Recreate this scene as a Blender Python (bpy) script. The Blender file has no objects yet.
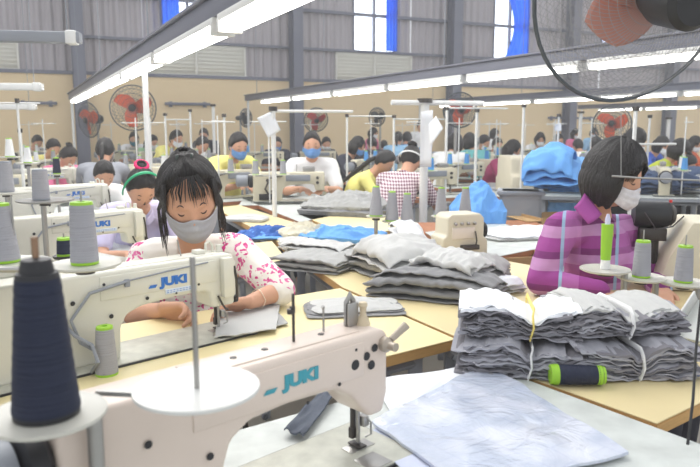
import bpy, bmesh, math, random
from mathutils import Vector, Matrix, noise
PI = math.pi
R = math.radians
scene = bpy.context.scene
COL = scene.collection
# ------------------------------------------------------------------ camera, world, light, exposure
FPX, CAMH = 680.0, 1.35
PITCH = math.atan(105.5 / FPX)
cd = bpy.data.cameras.new('camera'); cam = bpy.data.objects.new('camera', cd); COL.objects.link(cam)
cam.location = (0, 0, CAMH); cam.rotation_euler = (PI / 2 - PITCH, 0, 0)
cd.sensor_width = 36.0; cd.lens = 36.0 * FPX / 700.0; cd.clip_start = 0.05; cd.clip_end = 200
cd.dof.use_dof = True; cd.dof.focus_distance = 2.1; cd.dof.aperture_fstop = 6.3
scene.camera = cam
world = bpy.data.worlds.new('world'); scene.world = world; world.use_nodes = True
wbg = world.node_tree.nodes['Background']; wbg.inputs[0].default_value = (0.93, 0.96, 1.0, 1); wbg.inputs[1].default_value = 1.02
def area(name, loc, target, size, power, col=(1, 1, 1)):
    l = bpy.data.lights.new(name, 'AREA'); l.energy = power; l.size = size[0]; l.shape = 'RECTANGLE'; l.size_y = size[1]; l.color = col
    o = bpy.data.objects.new(name, l); COL.objects.link(o); o.location = loc
    o.rotation_euler = (Vector(target) - Vector(loc)).to_track_quat('-Z', 'Y').to_euler(); return o
area('skylight', (-1.5, 4.5, 4.6), (0.4, 2.2, 0.8), (4, 4), 210, (1, 0.98, 0.95))
scene.view_settings.view_transform = 'Standard'; scene.view_settings.look = 'None'
scene.view_settings.exposure = 0.10; scene.view_settings.gamma = 1.0; scene.view_settings.use_curve_mapping = False
# ------------------------------------------------------------------ helpers
cP, sP = math.cos(PITCH), math.sin(PITCH)
def ray(px, py):
    u = -(py - 233.5) / FPX
    return Vector(((px - 350) / FPX, cP + u * sP, -sP + u * cP))
def G(px, py, z=0.75):                       # where a sight line meets a level plane
    r = ray(px, py); t = (z - CAMH) / r.z
    return Vector((r.x * t, r.y * t, z))
def D(px, py, Y):                            # the point at distance Y along the room
    r = ray(px, py); t = Y / r.y
    return Vector((r.x * t, Y, CAMH + r.z * t))
def lin(c):
    return tuple((x / 255 / 12.92) if x / 255 <= 0.04045 else ((x / 255 + 0.055) / 1.055) ** 2.4 for x in c)
MATS = {}
def mat(name, c, rough=0.6, metal=0.0, var=0.0, scale=30.0, bump=0.0, alpha=1.0, emit=0.0, trans=0.0, sheen=0.0, stretch=None, spec=0.5):
    if name in MATS: return MATS[name]
    m = bpy.data.materials.new(name); m.use_nodes = True; nt = m.node_tree; b = nt.nodes['Principled BSDF']
    L = lin(c); b.inputs['Base Color'].default_value = (*L, 1); b.inputs['Roughness'].default_value = rough
    b.inputs['Metallic'].default_value = metal; b.inputs['Specular IOR Level'].default_value = spec
    if trans: b.inputs['Transmission Weight'].default_value = trans
    if alpha < 1: b.inputs['Alpha'].default_value = alpha
    if emit: b.inputs['Emission Color'].default_value = (*L, 1); b.inputs['Emission Strength'].default_value = emit
    if sheen: b.inputs['Sheen Weight'].default_value = sheen
    if var or bump:
        tc = nt.nodes.new('ShaderNodeTexCoord'); mp = nt.nodes.new('ShaderNodeMapping'); n = nt.nodes.new('ShaderNodeTexNoise')
        nt.links.new(tc.outputs['Object'], mp.inputs[0]); nt.links.new(mp.outputs[0], n.inputs['Vector'])
        if stretch: mp.inputs['Scale'].default_value = stretch
        n.inputs['Scale'].default_value = scale; n.inputs['Detail'].default_value = 4
        if var:
            mx = nt.nodes.new('ShaderNodeMix'); mx.data_type = 'RGBA'
            mx.inputs[6].default_value = (*[max(0, x * (1 - var)) for x in L], 1); mx.inputs[7].default_value = (*[min(1, x * (1 + var)) for x in L], 1)
            nt.links.new(n.outputs['Fac'], mx.inputs[0]); nt.links.new(mx.outputs[2], b.inputs['Base Color'])
        if bump:
            bp = nt.nodes.new('ShaderNodeBump'); bp.inputs['Strength'].default_value = bump; bp.inputs['Distance'].default_value = 0.01
            nt.links.new(n.outputs['Fac'], bp.inputs['Height']); nt.links.new(bp.outputs[0], b.inputs['Normal'])
    MATS[name] = m; return m
class MB:
    def __init__(s): s.bm = bmesh.new()
    def add(s, vs, fs, M=None):
        bv = [s.bm.verts.new((M @ Vector(v)) if M is not None else v) for v in vs]
        for f in fs:
            try: s.bm.faces.new([bv[i] for i in f])
            except ValueError: pass
        return s
    def box(s, c, d, bev=0.0, M=None, seg=2):
        t = bmesh.new(); bmesh.ops.create_cube(t, size=1, matrix=Matrix.Diagonal((d[0], d[1], d[2], 1)))
        if bev: bmesh.ops.bevel(t, geom=t.edges[:], offset=bev, segments=seg, affect='EDGES', profile=0.5)
        T = Matrix.Translation(c)
        if M is not None: T = M @ T
        return s.merge(t, T)
    def merge(s, t, T=None):
        t.verts.index_update()
        s.add([v.co.copy() for v in t.verts], [[v.index for v in f.verts] for f in t.faces], T); t.free(); return s
    def prism(s, pts, y0, y1, bev=0.0, M=None, seg=2):   # outline in x,z; extruded along y
        t = bmesh.new(); a = [t.verts.new((p[0], y0, p[1])) for p in pts]; b = [t.verts.new((p[0], y1, p[1])) for p in pts]
        n = len(pts); t.faces.new(a); t.faces.new(b[::-1])
        for i in range(n): t.faces.new((a[i], b[i], b[(i + 1) % n], a[(i + 1) % n]))
        bmesh.ops.recalc_face_normals(t, faces=t.faces[:])
        if bev: bmesh.ops.bevel(t, geom=t.edges[:], offset=bev, segments=seg, affect='EDGES', profile=0.5)
        return s.merge(t, M)
    def slab(s, pts, z0, z1, bev=0.0):                   # outline in x,y; extruded up
        t = bmesh.new(); a = [t.verts.new((p[0], p[1], z0)) for p in pts]; b = [t.verts.new((p[0], p[1], z1)) for p in pts]
        n = len(pts); t.faces.new(a[::-1]); t.faces.new(b)
        for i in range(n): t.faces.new((a[i], a[(i + 1) % n], b[(i + 1) % n], b[i]))
        bmesh.ops.recalc_face_normals(t, faces=t.faces[:])
        if bev: bmesh.ops.bevel(t, geom=t.edges[:], offset=bev, segments=2, affect='EDGES')
        return s.merge(t)
    def tube(s, pts, r, n=8, cap=True, flat=1.0):
        pts = [Vector(p) for p in pts]; rs = r if isinstance(r, (list, tuple)) else [r] * len(pts)
        vs, fs = [], []; up = None
        for i, p in enumerate(pts):
            d = (pts[min(i + 1, len(pts) - 1)] - pts[max(i - 1, 0)])
            if d.length < 1e-9: d = Vector((0, 0, 1))
            d.normalize()
            if up is None: up = Vector((0, 0, 1)) if abs(d.z) < 0.9 else Vector((1, 0, 0))
            a = d.cross(up).normalized(); up = a.cross(d).normalized()
            for k in range(n):
                t = 2 * PI * k / n; vs.append(p + a * math.cos(t) * rs[i] + up * math.sin(t) * rs[i] * flat)
        m = len(pts)
        for i in range(m - 1):
            for k in range(n): fs.append((i * n + k, i * n + (k + 1) % n, (i + 1) * n + (k + 1) % n, (i + 1) * n + k))
        if cap: fs.append(tuple(range(n))[::-1]); fs.append(tuple((m - 1) * n + k for k in range(n)))
        return s.add(vs, fs)
    def lathe(s, prof, n=24, M=None):
        vs, fs = [], []
        for r, z in prof:
            for k in range(n): t = 2 * PI * k / n; vs.append((r * math.cos(t), r * math.sin(t), z))
        for i in range(len(prof) - 1):
            for k in range(n): fs.append((i * n + k, i * n + (k + 1) % n, (i + 1) * n + (k + 1) % n, (i + 1) * n + k))
        fs.append(tuple(range(n))[::-1]); fs.append(tuple((len(prof) - 1) * n + k for k in range(n)))
        return s.add(vs, fs, M)
    def ball(s, c, r, n=16, M=None):
        r = (r, r, r) if not isinstance(r, (tuple, list)) else r
        t = bmesh.new(); bmesh.ops.create_uvsphere(t, u_segments=n, v_segments=max(6, n // 2 + 2), radius=1)
        T = Matrix.Translation(c)
        if M is not None: T = T @ M
        return s.merge(t, T @ Matrix.Diagonal((*r, 1)))
    def grid(s, nu, nv, f, closeu=False):
        vs = [f(i / (nu - (0 if closeu else 1)), j / (nv - 1)) for j in range(nv) for i in range(nu)]; fs = []
        for j in range(nv - 1):
            for i in range(nu if closeu else nu - 1):
                i2 = (i + 1) % nu; fs.append((j * nu + i, j * nu + i2, (j + 1) * nu + i2, (j + 1) * nu + i))
        return s.add(vs, fs)
    def mesh(s, name, sharp=40):
        me = bpy.data.meshes.new(name); bmesh.ops.recalc_face_normals(s.bm, faces=s.bm.faces[:]); s.bm.to_mesh(me); s.bm.free()
        if me.polygons:
            me.polygons.foreach_set('use_smooth', [True] * len(me.polygons))
            if sharp < 180: me.set_sharp_from_angle(angle=R(sharp))
        return me
    def build(s, name, m, parent=None, sharp=40):
        return mkobj(name, s.mesh(name, sharp), m, parent)
def mkobj(name, me, m, parent=None):
    if m is not None and not me.materials: me.materials.append(m)
    o = bpy.data.objects.new(name, me); COL.objects.link(o)
    if parent is not None: o.parent = parent; KIDS.setdefault(parent.name, []).append(o)
    return o
def tag(o, label, cat, group=None, kind=None):
    o['label'] = label; o['category'] = cat
    if group: o['group'] = group
    if kind: o['kind'] = kind
    return o
def thing(name, label, cat, loc=(0, 0, 0), rz=0, group=None, s=1.0):
    o = bpy.data.objects.new(name, None); COL.objects.link(o); o.location = loc; o.rotation_euler = (0, 0, rz); o.scale = (s, s, s)
    o.empty_display_size = 0.05
    return tag(o, label, cat, group)
def struct(name, mb, m):
    o = mb.build(name, m); o['kind'] = 'structure'; return o
KIDS = {}
def kids(o): return list(KIDS.get(o.name, []))
def dup(root, loc, rz, label, group=None, s=None, remap=None):
    def cp(o, par):
        c = o.copy(); COL.objects.link(c); c.parent = par
        if par is not None: KIDS.setdefault(par.name, []).append(c)
        if remap:
            for k, m in remap.items():
                if o.name.split('.')[0] == k and c.type == 'MESH':
                    c.material_slots[0].link = 'OBJECT'; c.material_slots[0].material = m
        for ch in kids(o): cp(ch, c)
        return c
    r = cp(root, None); r.location = loc; r.rotation_euler = (0, 0, rz); r['label'] = label
    if s: r.scale = (s, s, s)
    if group: r['group'] = group
    return r
def evalmesh(mb, mods, name='m'):
    me = mb.mesh('tmp', 180); o = bpy.data.objects.new('tmp', me); COL.objects.link(o)
    for t, kw in mods:
        md = o.modifiers.new(t, t)
        for k, v in kw.items(): setattr(md, k, v)
    dg = bpy.context.evaluated_depsgraph_get(); dg.update()
    r = bpy.data.meshes.new_from_object(o.evaluated_get(dg)); r.name = name
    bpy.data.objects.remove(o); bpy.data.meshes.remove(me)
    r.polygons.foreach_set('use_smooth', [True] * len(r.polygons)); return r
def text_mesh(txt, size, depth=0.0008, bold=0.0):
    c = bpy.data.curves.new('t', 'FONT'); c.body = txt; c.size = size; c.extrude = depth; c.offset = bold; c.align_x = 'CENTER'; c.align_y = 'CENTER'; c.resolution_u = 3
    o = bpy.data.objects.new('t', c); COL.objects.link(o)
    dg = bpy.context.evaluated_depsgraph_get(); dg.update(); me = bpy.data.meshes.new_from_object(o.evaluated_get(dg))
    bpy.data.objects.remove(o); bpy.data.curves.remove(c); return me
def RX(a): return Matrix.Rotation(a, 4, 'X')
def RY(a): return Matrix.Rotation(a, 4, 'Y')
def RZ(a): return Matrix.Rotation(a, 4, 'Z')
def T(v): return Matrix.Translation(v)
def ss(a, b, x):
    t = max(0.0, min(1.0, (x - a) / (b - a))); return t * t * (3 - 2 * t)
# ------------------------------------------------------------------ materials
M_white = mat('machine_enamel', (218, 216, 204), 0.35, var=0.05, scale=8)
M_near = mat('machine_enamel_warm', (222, 206, 193), 0.35, var=0.06, scale=9)
M_beige = mat('machine_enamel_beige', (214, 206, 182), 0.4, var=0.05, scale=8)
M_steel = mat('brushed_steel', (170, 168, 165), 0.35, 0.8)
M_dsteel = mat('dark_steel', (78, 74, 72), 0.45, 0.6)
M_black = mat('black_plastic', (34, 34, 38), 0.5)
M_grey = mat('grey_paint', (140, 144, 152), 0.5, var=0.06, scale=6)
M_wpaint = mat('white_paint', (222, 222, 220), 0.5)
M_bed = mat('bed_metal', (192, 192, 180), 0.42, 0.2, var=0.35, scale=26)
M_lam = mat('pale_yellow_laminate', (231, 216, 166), 0.42, var=0.04, scale=5)
M_lam2 = mat('worn_tan_laminate', (206, 186, 140), 0.5, var=0.12, scale=4)
M_gtop = mat('grey_white_laminate', (198, 202, 198), 0.45, var=0.28, scale=16)
M_edge = mat('plywood_edge', (200, 158, 98), 0.6, var=0.2, scale=30, stretch=(1, 1, 8))
M_redge = mat('brown_wood_edge', (168, 112, 78), 0.6, var=0.2, scale=20)
M_thread = mat('grey_thread', (158, 158, 164), 0.75, var=0.08, scale=220, bump=0.3, stretch=(0.05, 0.05, 1))
M_thread_w = mat('white_thread', (226, 226, 226), 0.75, bump=0.3, scale=220, stretch=(0.05, 0.05, 1))
M_thread_n = mat('navy_thread', (24, 32, 56), 0.7, var=0.2, scale=200, bump=0.35, stretch=(0.05, 0.05, 1))
M_thread_b = mat('blue_thread', (84, 150, 214), 0.75, bump=0.3, scale=220, stretch=(0.05, 0.05, 1))
M_green = mat('green_plastic', (150, 200, 50), 0.4)
M_logo_t = mat('teal_print', (64, 156, 172), 0.5); M_logo_b = mat('blue_print', (46, 112, 196), 0.5)
M_gcloth = mat('grey_cloth', (160, 160, 158), 0.85, var=0.05, scale=60, bump=0.15, sheen=0.2)
M_gcloth2 = mat('light_grey_cloth', (188, 188, 186), 0.85, var=0.04, scale=60, bump=0.12, sheen=0.2)
M_gcloth3 = mat('mid_grey_cloth', (128, 128, 130), 0.85, var=0.06, scale=60, bump=0.15, sheen=0.2)
M_wcloth = mat('white_cloth', (232, 234, 238), 0.8, bump=0.1, scale=60)
M_bcloth = mat('blue_cloth', (100, 158, 222), 0.8, var=0.08, scale=20, bump=0.12)
M_bcloth2 = mat('deep_blue_cloth', (50, 96, 170), 0.8, var=0.1, scale=20)
M_ncloth = mat('navy_denim', (66, 84, 116), 0.85, var=0.15, scale=80)
M_skin = mat('skin', (206, 156, 128), 0.55, var=0.04, scale=12); M_skin2 = mat('skin_tan', (190, 140, 112), 0.6)
def hairmat(name, c, rough=0.38):
    m = mat(name, c, rough, var=0.5, scale=70, bump=0.7, stretch=(4, 4, 0.6)); return m
M_hair = hairmat('black_hair', (30, 26, 27)); M_hairb = hairmat('brown_hair', (120, 88, 62))
M_yellow = mat('yellow_enamel', (232, 214, 120), 0.5)
M_orange = mat('orange_plastic', (226, 96, 56), 0.45); M_red = mat('red_plastic', (214, 52, 46), 0.45)
M_paper = mat('white_paper', (226, 228, 232), 0.7)
M_card = mat('cardboard', (184, 150, 104), 0.8)
M_tube = mat('lit_tube', (255, 252, 246), 0.3, emit=9.0)
M_wire = mat('cage_wire', (86, 92, 98), 0.4, 0.5)
M_cord = mat('black_cord', (26, 26, 28), 0.5)
# ------------------------------------------------------------------ the hall
E1 = Vector((-0.434, 0.901, 0)); E2 = Vector((0.901, 0.434, 0)); DW = 13.0
def W(a, b, z): return E1 * a + E2 * b + Vector((0, 0, z))
def wb(px):                                  # place along the back wall seen at a column of the picture
    q = (px - 350) / FPX; Y = DW / (0.901 - 0.434 * q); return 0.901 * q * Y + 0.434 * Y
RW = math.atan2(0.434, 0.901)
MW = RZ(RW)                                  # wall frame: x along wall, y away
def wall_box(mb, b0, b1, z0, z1, a0, a1, bev=0):
    mb.box(((b0 + b1) / 2, (a0 + a1) / 2, (z0 + z1) / 2), (b1 - b0, a1 - a0, z1 - z0), bev, MW)
M_floor = mat('concrete_floor', (150, 146, 136), 0.6, var=0.15, scale=2)
M_wally = mat('cream_plaster', (236, 212, 172), 0.85, var=0.03, scale=2)
M_corr = mat('corrugated_sheet', (176, 170, 174), 0.55, 0.1, var=0.06, scale=3)
M_col = mat('steel_column_paint', (118, 120, 134), 0.6, var=0.08, scale=4)
M_lv = mat('louvre_white', (222, 220, 212), 0.5)
f = MB(); wall_box(f, -14, 24, -0.1, 0, -4, 15); struct('floor', f, M_floor)
ZB = 2.30
f = MB(); wall_box(f, -14, 24, 0, ZB, DW, DW + 0.2); struct('wall_back', f, M_wally)
WIN = [(168, 219, 2.93, 6.0), (354, 394, 2.93, 6.0), (490, 521, 2.9, 6.0), (595, 616, 2.9, 6.0)]
wins = [(wb(a), wb(b), z0, z1) for a, b, z0, z1 in WIN]
LOUV = [(-30, 27), (150, 248), (337, 410)]
def corr(mb, b0, b1, z0, z1):
    n = max(4, int((b1 - b0) / 0.045)); vs = []; fs = []
    for i in range(n + 1):
        b = b0 + (b1 - b0) * i / n; a = DW + 0.06 + (0.018 if i % 4 in (1, 2) else -0.018)
        vs += [MW @ Vector((b, a, z0)), MW @ Vector((b, a, z1))]
    for i in range(n): fs.append((2 * i, 2 * i + 2, 2 * i + 3, 2 * i + 1))
    mb.add(vs, fs)
f = MB(); x = -14.0; lv = [(wb(a), wb(b)) for a, b in LOUV]
holes = sorted([(a, b, z0, z1) for a, b, z0, z1 in wins] + [(a, b, ZB + 0.02, 2.88) for a, b in lv])
corr(f, -14, 24, ZB, ZB + 0.02)
cuts = sorted(set([-14, 24] + [h[0] for h in holes] + [h[1] for h in holes]))
for c0, c1 in zip(cuts[:-1], cuts[1:]):
    mid = (c0 + c1) / 2; z = ZB + 0.02
    for h in sorted([h for h in holes if h[0] < mid < h[1]], key=lambda h: h[2]):
        if h[2] > z + 0.01: corr(f, c0, c1, z, h[2])
        z = h[3]
    if z < 6: corr(f, c0, c1, z, 6.0)
struct('wall_back_upper', f, M_corr).data.set_sharp_from_angle(angle=0.2)
k = 0
for px, wd in ((85, .2), (295, .2), (448, .22), (562, .22), (660, .22)):
    k += 1; b = wb(px); f = MB(); wall_box(f, b - wd / 2, b + wd / 2, 0, 6, DW - 0.28, DW - 0.26); wall_box(f, b - wd / 2, b + wd / 2, 0, 6, DW - 0.02, DW)
    wall_box(f, b - 0.02, b + 0.02, 0, 6, DW - 0.27, DW - 0.01); struct('trim_%d' % k, f, M_col)
for z, h in ((ZB, 0.06), (2.92, 0.05), (3.66, 0.06), (4.6, 0.06)):
    k += 1; f = MB(); wall_box(f, -14, 24, z - h / 2, z + h / 2, DW - 0.02, DW + 0.05); struct('trim_%d' % k, f, M_col)
# grey horizontal strip low on the plaster
M_day = mat('daylight_pane', (236, 244, 255), 0.2, emit=2.2)
M_curt = mat('blue_curtain', (30, 100, 226), 0.8)
_n = M_curt.node_tree; _t = _n.nodes.new('ShaderNodeBsdfTranslucent'); _t.inputs[0].default_value = (*lin((40, 120, 240)), 1); _x = _n.nodes.new('ShaderNodeMixShader'); _x.inputs[0].default_value = 0.6
_n.links.new(_n.nodes['Principled BSDF'].outputs[0], _x.inputs[1]); _n.links.new(_t.outputs[0], _x.inputs[2]); _n.links.new(_x.outputs[0], _n.nodes['Material Output'].inputs[0])
for i, (a, b, z0, z1) in enumerate(wins):
    f = MB(); wall_box(f, a, b, z0, z1, DW + 0.12, DW + 0.13); o = struct('window_%d' % (i + 1), f, M_day)
    fr = MB()
    for t in (a, b, (a + b) / 2): wall_box(fr, t - .02, t + .02, z0, z1, DW + .02, DW + .1)
    fo = fr.build('window_frame', M_col, o)
    # gathered curtain hanging over part of the pane
    s0, s1 = ((a + (b - a) * 0.0, a + (b - a) * 0.32), (a + (b - a) * 0.72, b), (a + (b - a) * 0.25, b), (a, b))[i]
    def cf(u, v, s0=s0, s1=s1, z0=z0, i=i):
        w = 1.0 - (0.35 * math.sin(v * PI) if i == 2 else 0.0)
        return MW @ Vector((s1 - (s1 - s0) * (1 - u) * w, DW - 0.08 + 0.03 * math.sin(u * 22) * (0.4 + v), z0 + 0.02 + (4.4 - z0) * v))
    c = MB().grid(40, 12, cf).build('blue_curtain', M_curt, None, 180)
    tag(c, ('blue curtain beside the window above the long lit lamp row', 'blue curtain at right side of the brightest window between columns', 'tied-back blue curtain on the window right of the middle column', 'blue curtain on the window seen behind the big fan')[i], 'curtain', 'blue window curtains')
M_lday = mat('louvre_daylight', (236, 240, 246), .4, emit=.9)
for i, (a, b) in enumerate(lv):
    r = thing('louvre_vent', ('white louvre vent high on the wall at the far left', 'long white louvre vent behind the long lit lamp row', 'white louvre vent below the bright window between two columns')[i], 'vent', (0, 0, 0), 0, 'wall louvre vents')
    f = MB()
    for e in (a, (a + b) / 2, b): wall_box(f, e - .015, e + .015, ZB + .02, 2.88, DW + .0, DW + .1)
    wall_box(f, a, b, 2.86, 2.88, DW, DW + .1); wall_box(f, a, b, ZB + .02, ZB + .04, DW, DW + .1); f.build('frame', M_lv, r)
    f = MB()
    for j in range(8):
        z = ZB + .08 + j * 0.068; f.box(((a + b) / 2, DW + .05, z), (b - a, .10, .008), 0, MW @ T(((0), DW + .05, z)) @ RX(R(-38)) @ T((0, -(DW + .05), -z)))
    f.build('slats', M_lv, r)
    f = MB(); wall_box(f, a, b, ZB + .02, 2.88, DW + .14, DW + .16); f.build('backing', M_lday, r)
# small dark wall hooks / strips
for i, (p0, p1, y) in enumerate(((22, 62, 103), (168, 212, 104), (545, 590, 118))):
    b0, b1 = wb(p0), wb(p1); z = D((p0 + p1) / 2, y, (W(DW, (b0 + b1) / 2, 0)).y).z
    f = MB(); wall_box(f, b0, b1, z - .025, z + .025, DW - .05, DW, .005)
    for e in (b0 + .1, b1 - .1): wall_box(f, e - .03, e + .03, z - .06, z + .04, DW - .03, DW + .0)
    tag(f.build('wall_rail', M_col), ('narrow grey rail on the cream wall behind the left fans', 'narrow grey rail on the cream wall left of the first column', 'narrow grey rail on the cream wall at the right')[i], 'rail', 'wall rails')
# ------------------------------------------------------------------ lamp rails and tubes
M_rail = mat('rail_paint', (118, 120, 132), .5, var=.08, scale=3)
RL = math.atan2(E1.y, E1.x)
def lamp_row(b, a0, a1, zt, n0, desc, step=1.27, posts=()):
    zc = zt + 0.095
    r = thing('lamp_rail', 'grey overhead rail carrying the %s' % desc, 'rail', W(a0, b, 0), RL, 'overhead lamp rails')
    f = MB(); L = a1 - a0; f.box((L / 2, 0, zc), (L, 0.07, 0.075), 0.004); f.box((L / 2, 0, zc + .045), (L, 0.10, 0.014), 0.002); f.build('beam', M_rail, r)
    if posts:
        for p in posts: MB().tube([(p - a0, 0, 0.0), (p - a0, 0, zc - .03)], 0.018, 8).build('post', M_wpaint, r)
    a = 0.4
    while a < L:
        MB().tube([(a, 0, zc + .05), (a, 0, 6.0)], 0.004, 5).build('hanging_wire', M_grey, r); a += 2.5
    a = a0 + 0.05; i = 0; proto = None
    while a + 1.2 < a1 + .05:
        lab = '%s lit twin tube from the camera end, %s' % (['first', 'second', 'third', 'fourth', 'fifth', 'sixth', 'seventh', 'eighth', 'ninth', 'tenth'][min(i, 9)], desc)
        if a > n0:
            t = tube_light(W(a, b, zt), lab) if i == 0 else dup(TL[0], W(a, b, zt), RL, lab)
            t['group'] = 'fluorescent tubes of the %s' % desc; t.rotation_euler = (0, 0, RL); i += 1
        a += step
TL = []
def tube_light(loc, lab):
    if TL: return dup(TL[0], loc, RL, lab)
    t = thing('fluorescent_light', lab, 'light', loc, RL); TL.append(t)
    f = MB(); f.box((.6, 0, .045), (1.2, .085, .026), .003); f.build('housing', M_wpaint, t)
    
    for y in (-.028, .028): MB().tube([(.02, y, .012), (1.18, y, .012)], 0.015, 10).build('tube', M_tube, t)
    for x in (.012, 1.188): f = MB(); f.box((x, 0, .018), (.022, .09, .05), .003); f.build('end_cap', M_wpaint, t)
    return t
lamp_row(0.70, 1.2, 10.6, 1.69, 0, 'lamp row crossing the upper left', posts=(4.28, 10.5))
lamp_row(3.23, 2.0, 10.4, 1.71, 0, 'lamp row in the middle', posts=(10.35,))
lamp_row(6.95, 3.0, 11.4, 1.72, 0, 'lamp row passing lowest behind the big fan', posts=(11.35,))
lamp_row(11.6, 2.5, 12.0, 1.72, 0, 'farthest lamp row at the right', posts=(11.9,))
# unlit hanging fixtures at the left
for i, (p0, p1, Y, h) in enumerate((((-60, 35), (81, 38), 3.2, .05), ((-50, 86), (43, 87), 5.0, .05), ((-50, 108), (36, 107), 6.4, .05))):
    A = D(*p0, Y); B = D(*p1, Y + .1); A.z = B.z; dd = (B - A); L = dd.length
    r = thing('unlit_lamp', ('long grey unlit lamp hanging in the upper left corner', 'unlit white lamp hanging at the left edge in front of cream wall', 'lowest unlit white lamp hanging at the left edge')[i], 'light', A, math.atan2(dd.y, dd.x), 'unlit hanging lamps')
    f = MB(); f.box((L / 2, 0, 0), (L, .07, h), .006); f.build('housing', (M_grey, M_wpaint, M_wpaint)[i], r)
    f = MB(); f.box((L - .04, 0, 0.0), (.05, .08, h + .012), .008); f.build('end_cap', M_wpaint, r)
    MB().tube([(L - .06, 0, .02), (L - .06, 0, 4)], .003, 5).build('hanging_wire', M_grey, r); MB().tube([(.1, 0, .02), (.1, 0, 4)], .003, 5).build('hanging_wire', M_grey, r)
# ------------------------------------------------------------------ fans
def fan(name, label, C, axis, rad, blade, nw=48, rings=7, wire=0.0016, stand=True, motor_back=0.16, rim=0.006, bs=.72, cm=None, ph=0.0):
    # axis points out of the front; the motor sits behind
    r = thing('fan', label, 'fan', (C.x, C.y, 0 if stand else C.z), 0, 'electric fans'); c = Vector((0, 0, C.z if stand else 0))
    q = axis.normalized().to_track_quat('Z', 'Y').to_matrix().to_4x4(); Mx = T(c) @ q
    def mk(nm, fn, m, sh=40):
        b = MB(); fn(b); return b.build(nm, m, r, sh)
    def P(x, y, z): return Mx @ Vector((x, y, z))
    def ring(b, R0, z, w, n=48): b.tube([P(R0 * math.cos(t * 2 * PI / n), R0 * math.sin(t * 2 * PI / n), z) for t in range(n + 1)], w, 6, False)
    mk('rim', lambda b: ring(b, rad, 0, rim), M_wire)
    def cage(b, sg):
        dp = 0.25 * rad
        prof = lambda t: (rad * (0.16 + 0.84 * t), sg * dp * math.sqrt(max(0, 1 - t ** 3.0)))
        for k in range(nw):
            a0 = 2 * PI * k / nw; pts = []
            for j in range(9):
                t = 1 - j / 8; rr, z = prof(t); a = a0 + (0.9 * (1 - t) if sg > 0 else -0.9 * (1 - t)); pts.append(P(rr * math.cos(a), rr * math.sin(a), z))
            b.tube(pts, wire, 4, False)
        for j in range(rings):
            t = (j + .3) / rings; rr, z = prof(t); ring(b, rr, z, wire * 1.1, 40)
    mk('front_cage', lambda b: cage(b, 1), cm or M_wire); mk('back_cage', lambda b: cage(b, -1), cm or M_wire)
    mk('front_badge', lambda b: b.lathe([(0, .0), (rad * .17, .0), (rad * .17, .006), (rad * .1, .014), (0, .016)], 24, Mx @ T((0, 0, .25 * rad))), M_black)
    for k in range(3):
        def bl(b, k=k):
            def g(u, v):
                rr = rad * (.14 + bs * v); w = rad * (0.22 + 0.42 * math.sin(PI * (0.15 + .75 * v)))
                a = ph + k * 2 * PI / 3 + (u - .5) * w / rr * 1.0 + .5 * v; return P(rr * math.cos(a), rr * math.sin(a), (u - .5) * .22 * rad * (1.2 - .5 * v))
            b.grid(10, 10, g)
        o = mk('blade', bl, blade, 180); sm = o.modifiers.new('thickness', 'SOLIDIFY'); sm.thickness = 0.003
    mk('hub', lambda b: b.lathe([(0, -.03), (rad * .15, -.03), (rad * .15, .02), (rad * .08, .04), (0, .042)], 24, Mx), blade)
    mk('motor', lambda b: b.lathe([(0, 0), (rad * .2, 0), (rad * .25, .02), (rad * .25, motor_back * .7), (rad * .18, motor_back), (0, motor_back)], 24, Mx @ T((0, 0, -.25 * rad - motor_back))), M_black)
    if stand:
        m = P(0, 0, -.25 * rad - motor_back * .5)
        mk('pole', lambda b: b.tube([m, (m.x, m.y, 0.03)], .018, 10), M_steel)
        mk('base', lambda b: b.lathe([(0, 0), (.2, 0), (.2, .015), (.05, .04), (0, .04)], 24, T((m.x, m.y, 0))), M_black)
    else:
        m = P(0, 0, -.25 * rad - motor_back * .5)
        mk('hanger', lambda b: b.tube([m, (m.x + .02, m.y, m.z + .25), (m.x + .02, m.y, 4 - C.z)], .016, 10), M_black)
    return r
hub = D(636, -10, 2.3)
fan('fan', 'big wire-cage fan hanging close at the upper right', hub, Vector((-.055, .2, .06)), 0.362, mat('fan_blade_dull_red', (186, 130, 116), .5), 84, 10, 0.0008, False, .2, 0.0075, .36, mat('pale_cage_wire', (158, 158, 160), .5, .2), R(35))
FANS = [((133, 108), 9.3, 22, (0.15, -1, .0), M_orange, 'standing fan with orange blades beside the white lamp post'),
        ((89, 120), 10.6, 17, (-.7, -1, -.1), M_orange, 'red-bladed fan behind the far end of the upper left lamp row'),
        ((246, 118), 11.2, 9, (1, -.6, 0), M_black, 'small dark fan under the far end of the middle lamp row'),
        ((316, 120), 11, 12, (.3, -1, -.3), M_red, 'fan with red blades right of the first steel column'),
        ((377, 117), 12, 9, (-.6, -1, 0), M_black, 'small dark fan below the lit lamp near the middle'),
        ((460, 110), 7.6, 17, (.2, -1, 0), M_orange, 'orange-bladed fan right of the hanging papers'),
        ((612, 124), 8.5, 18, (-.5, -1, .15), M_orange, 'fan with dark motor above the head of the woman in purple'),
        ((690, 150), 9.8, 9, (-.5, -1, .15), M_red, 'small red fan at the right edge')]
for (px, py), Y, rp, ax, bm_, lab in FANS[:7]:
    fan('fan', lab, D(px, py, Y), Vector(ax), rp / FPX * Y, bm_, 30, 4, 0.0022, True, .16, .009)
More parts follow.
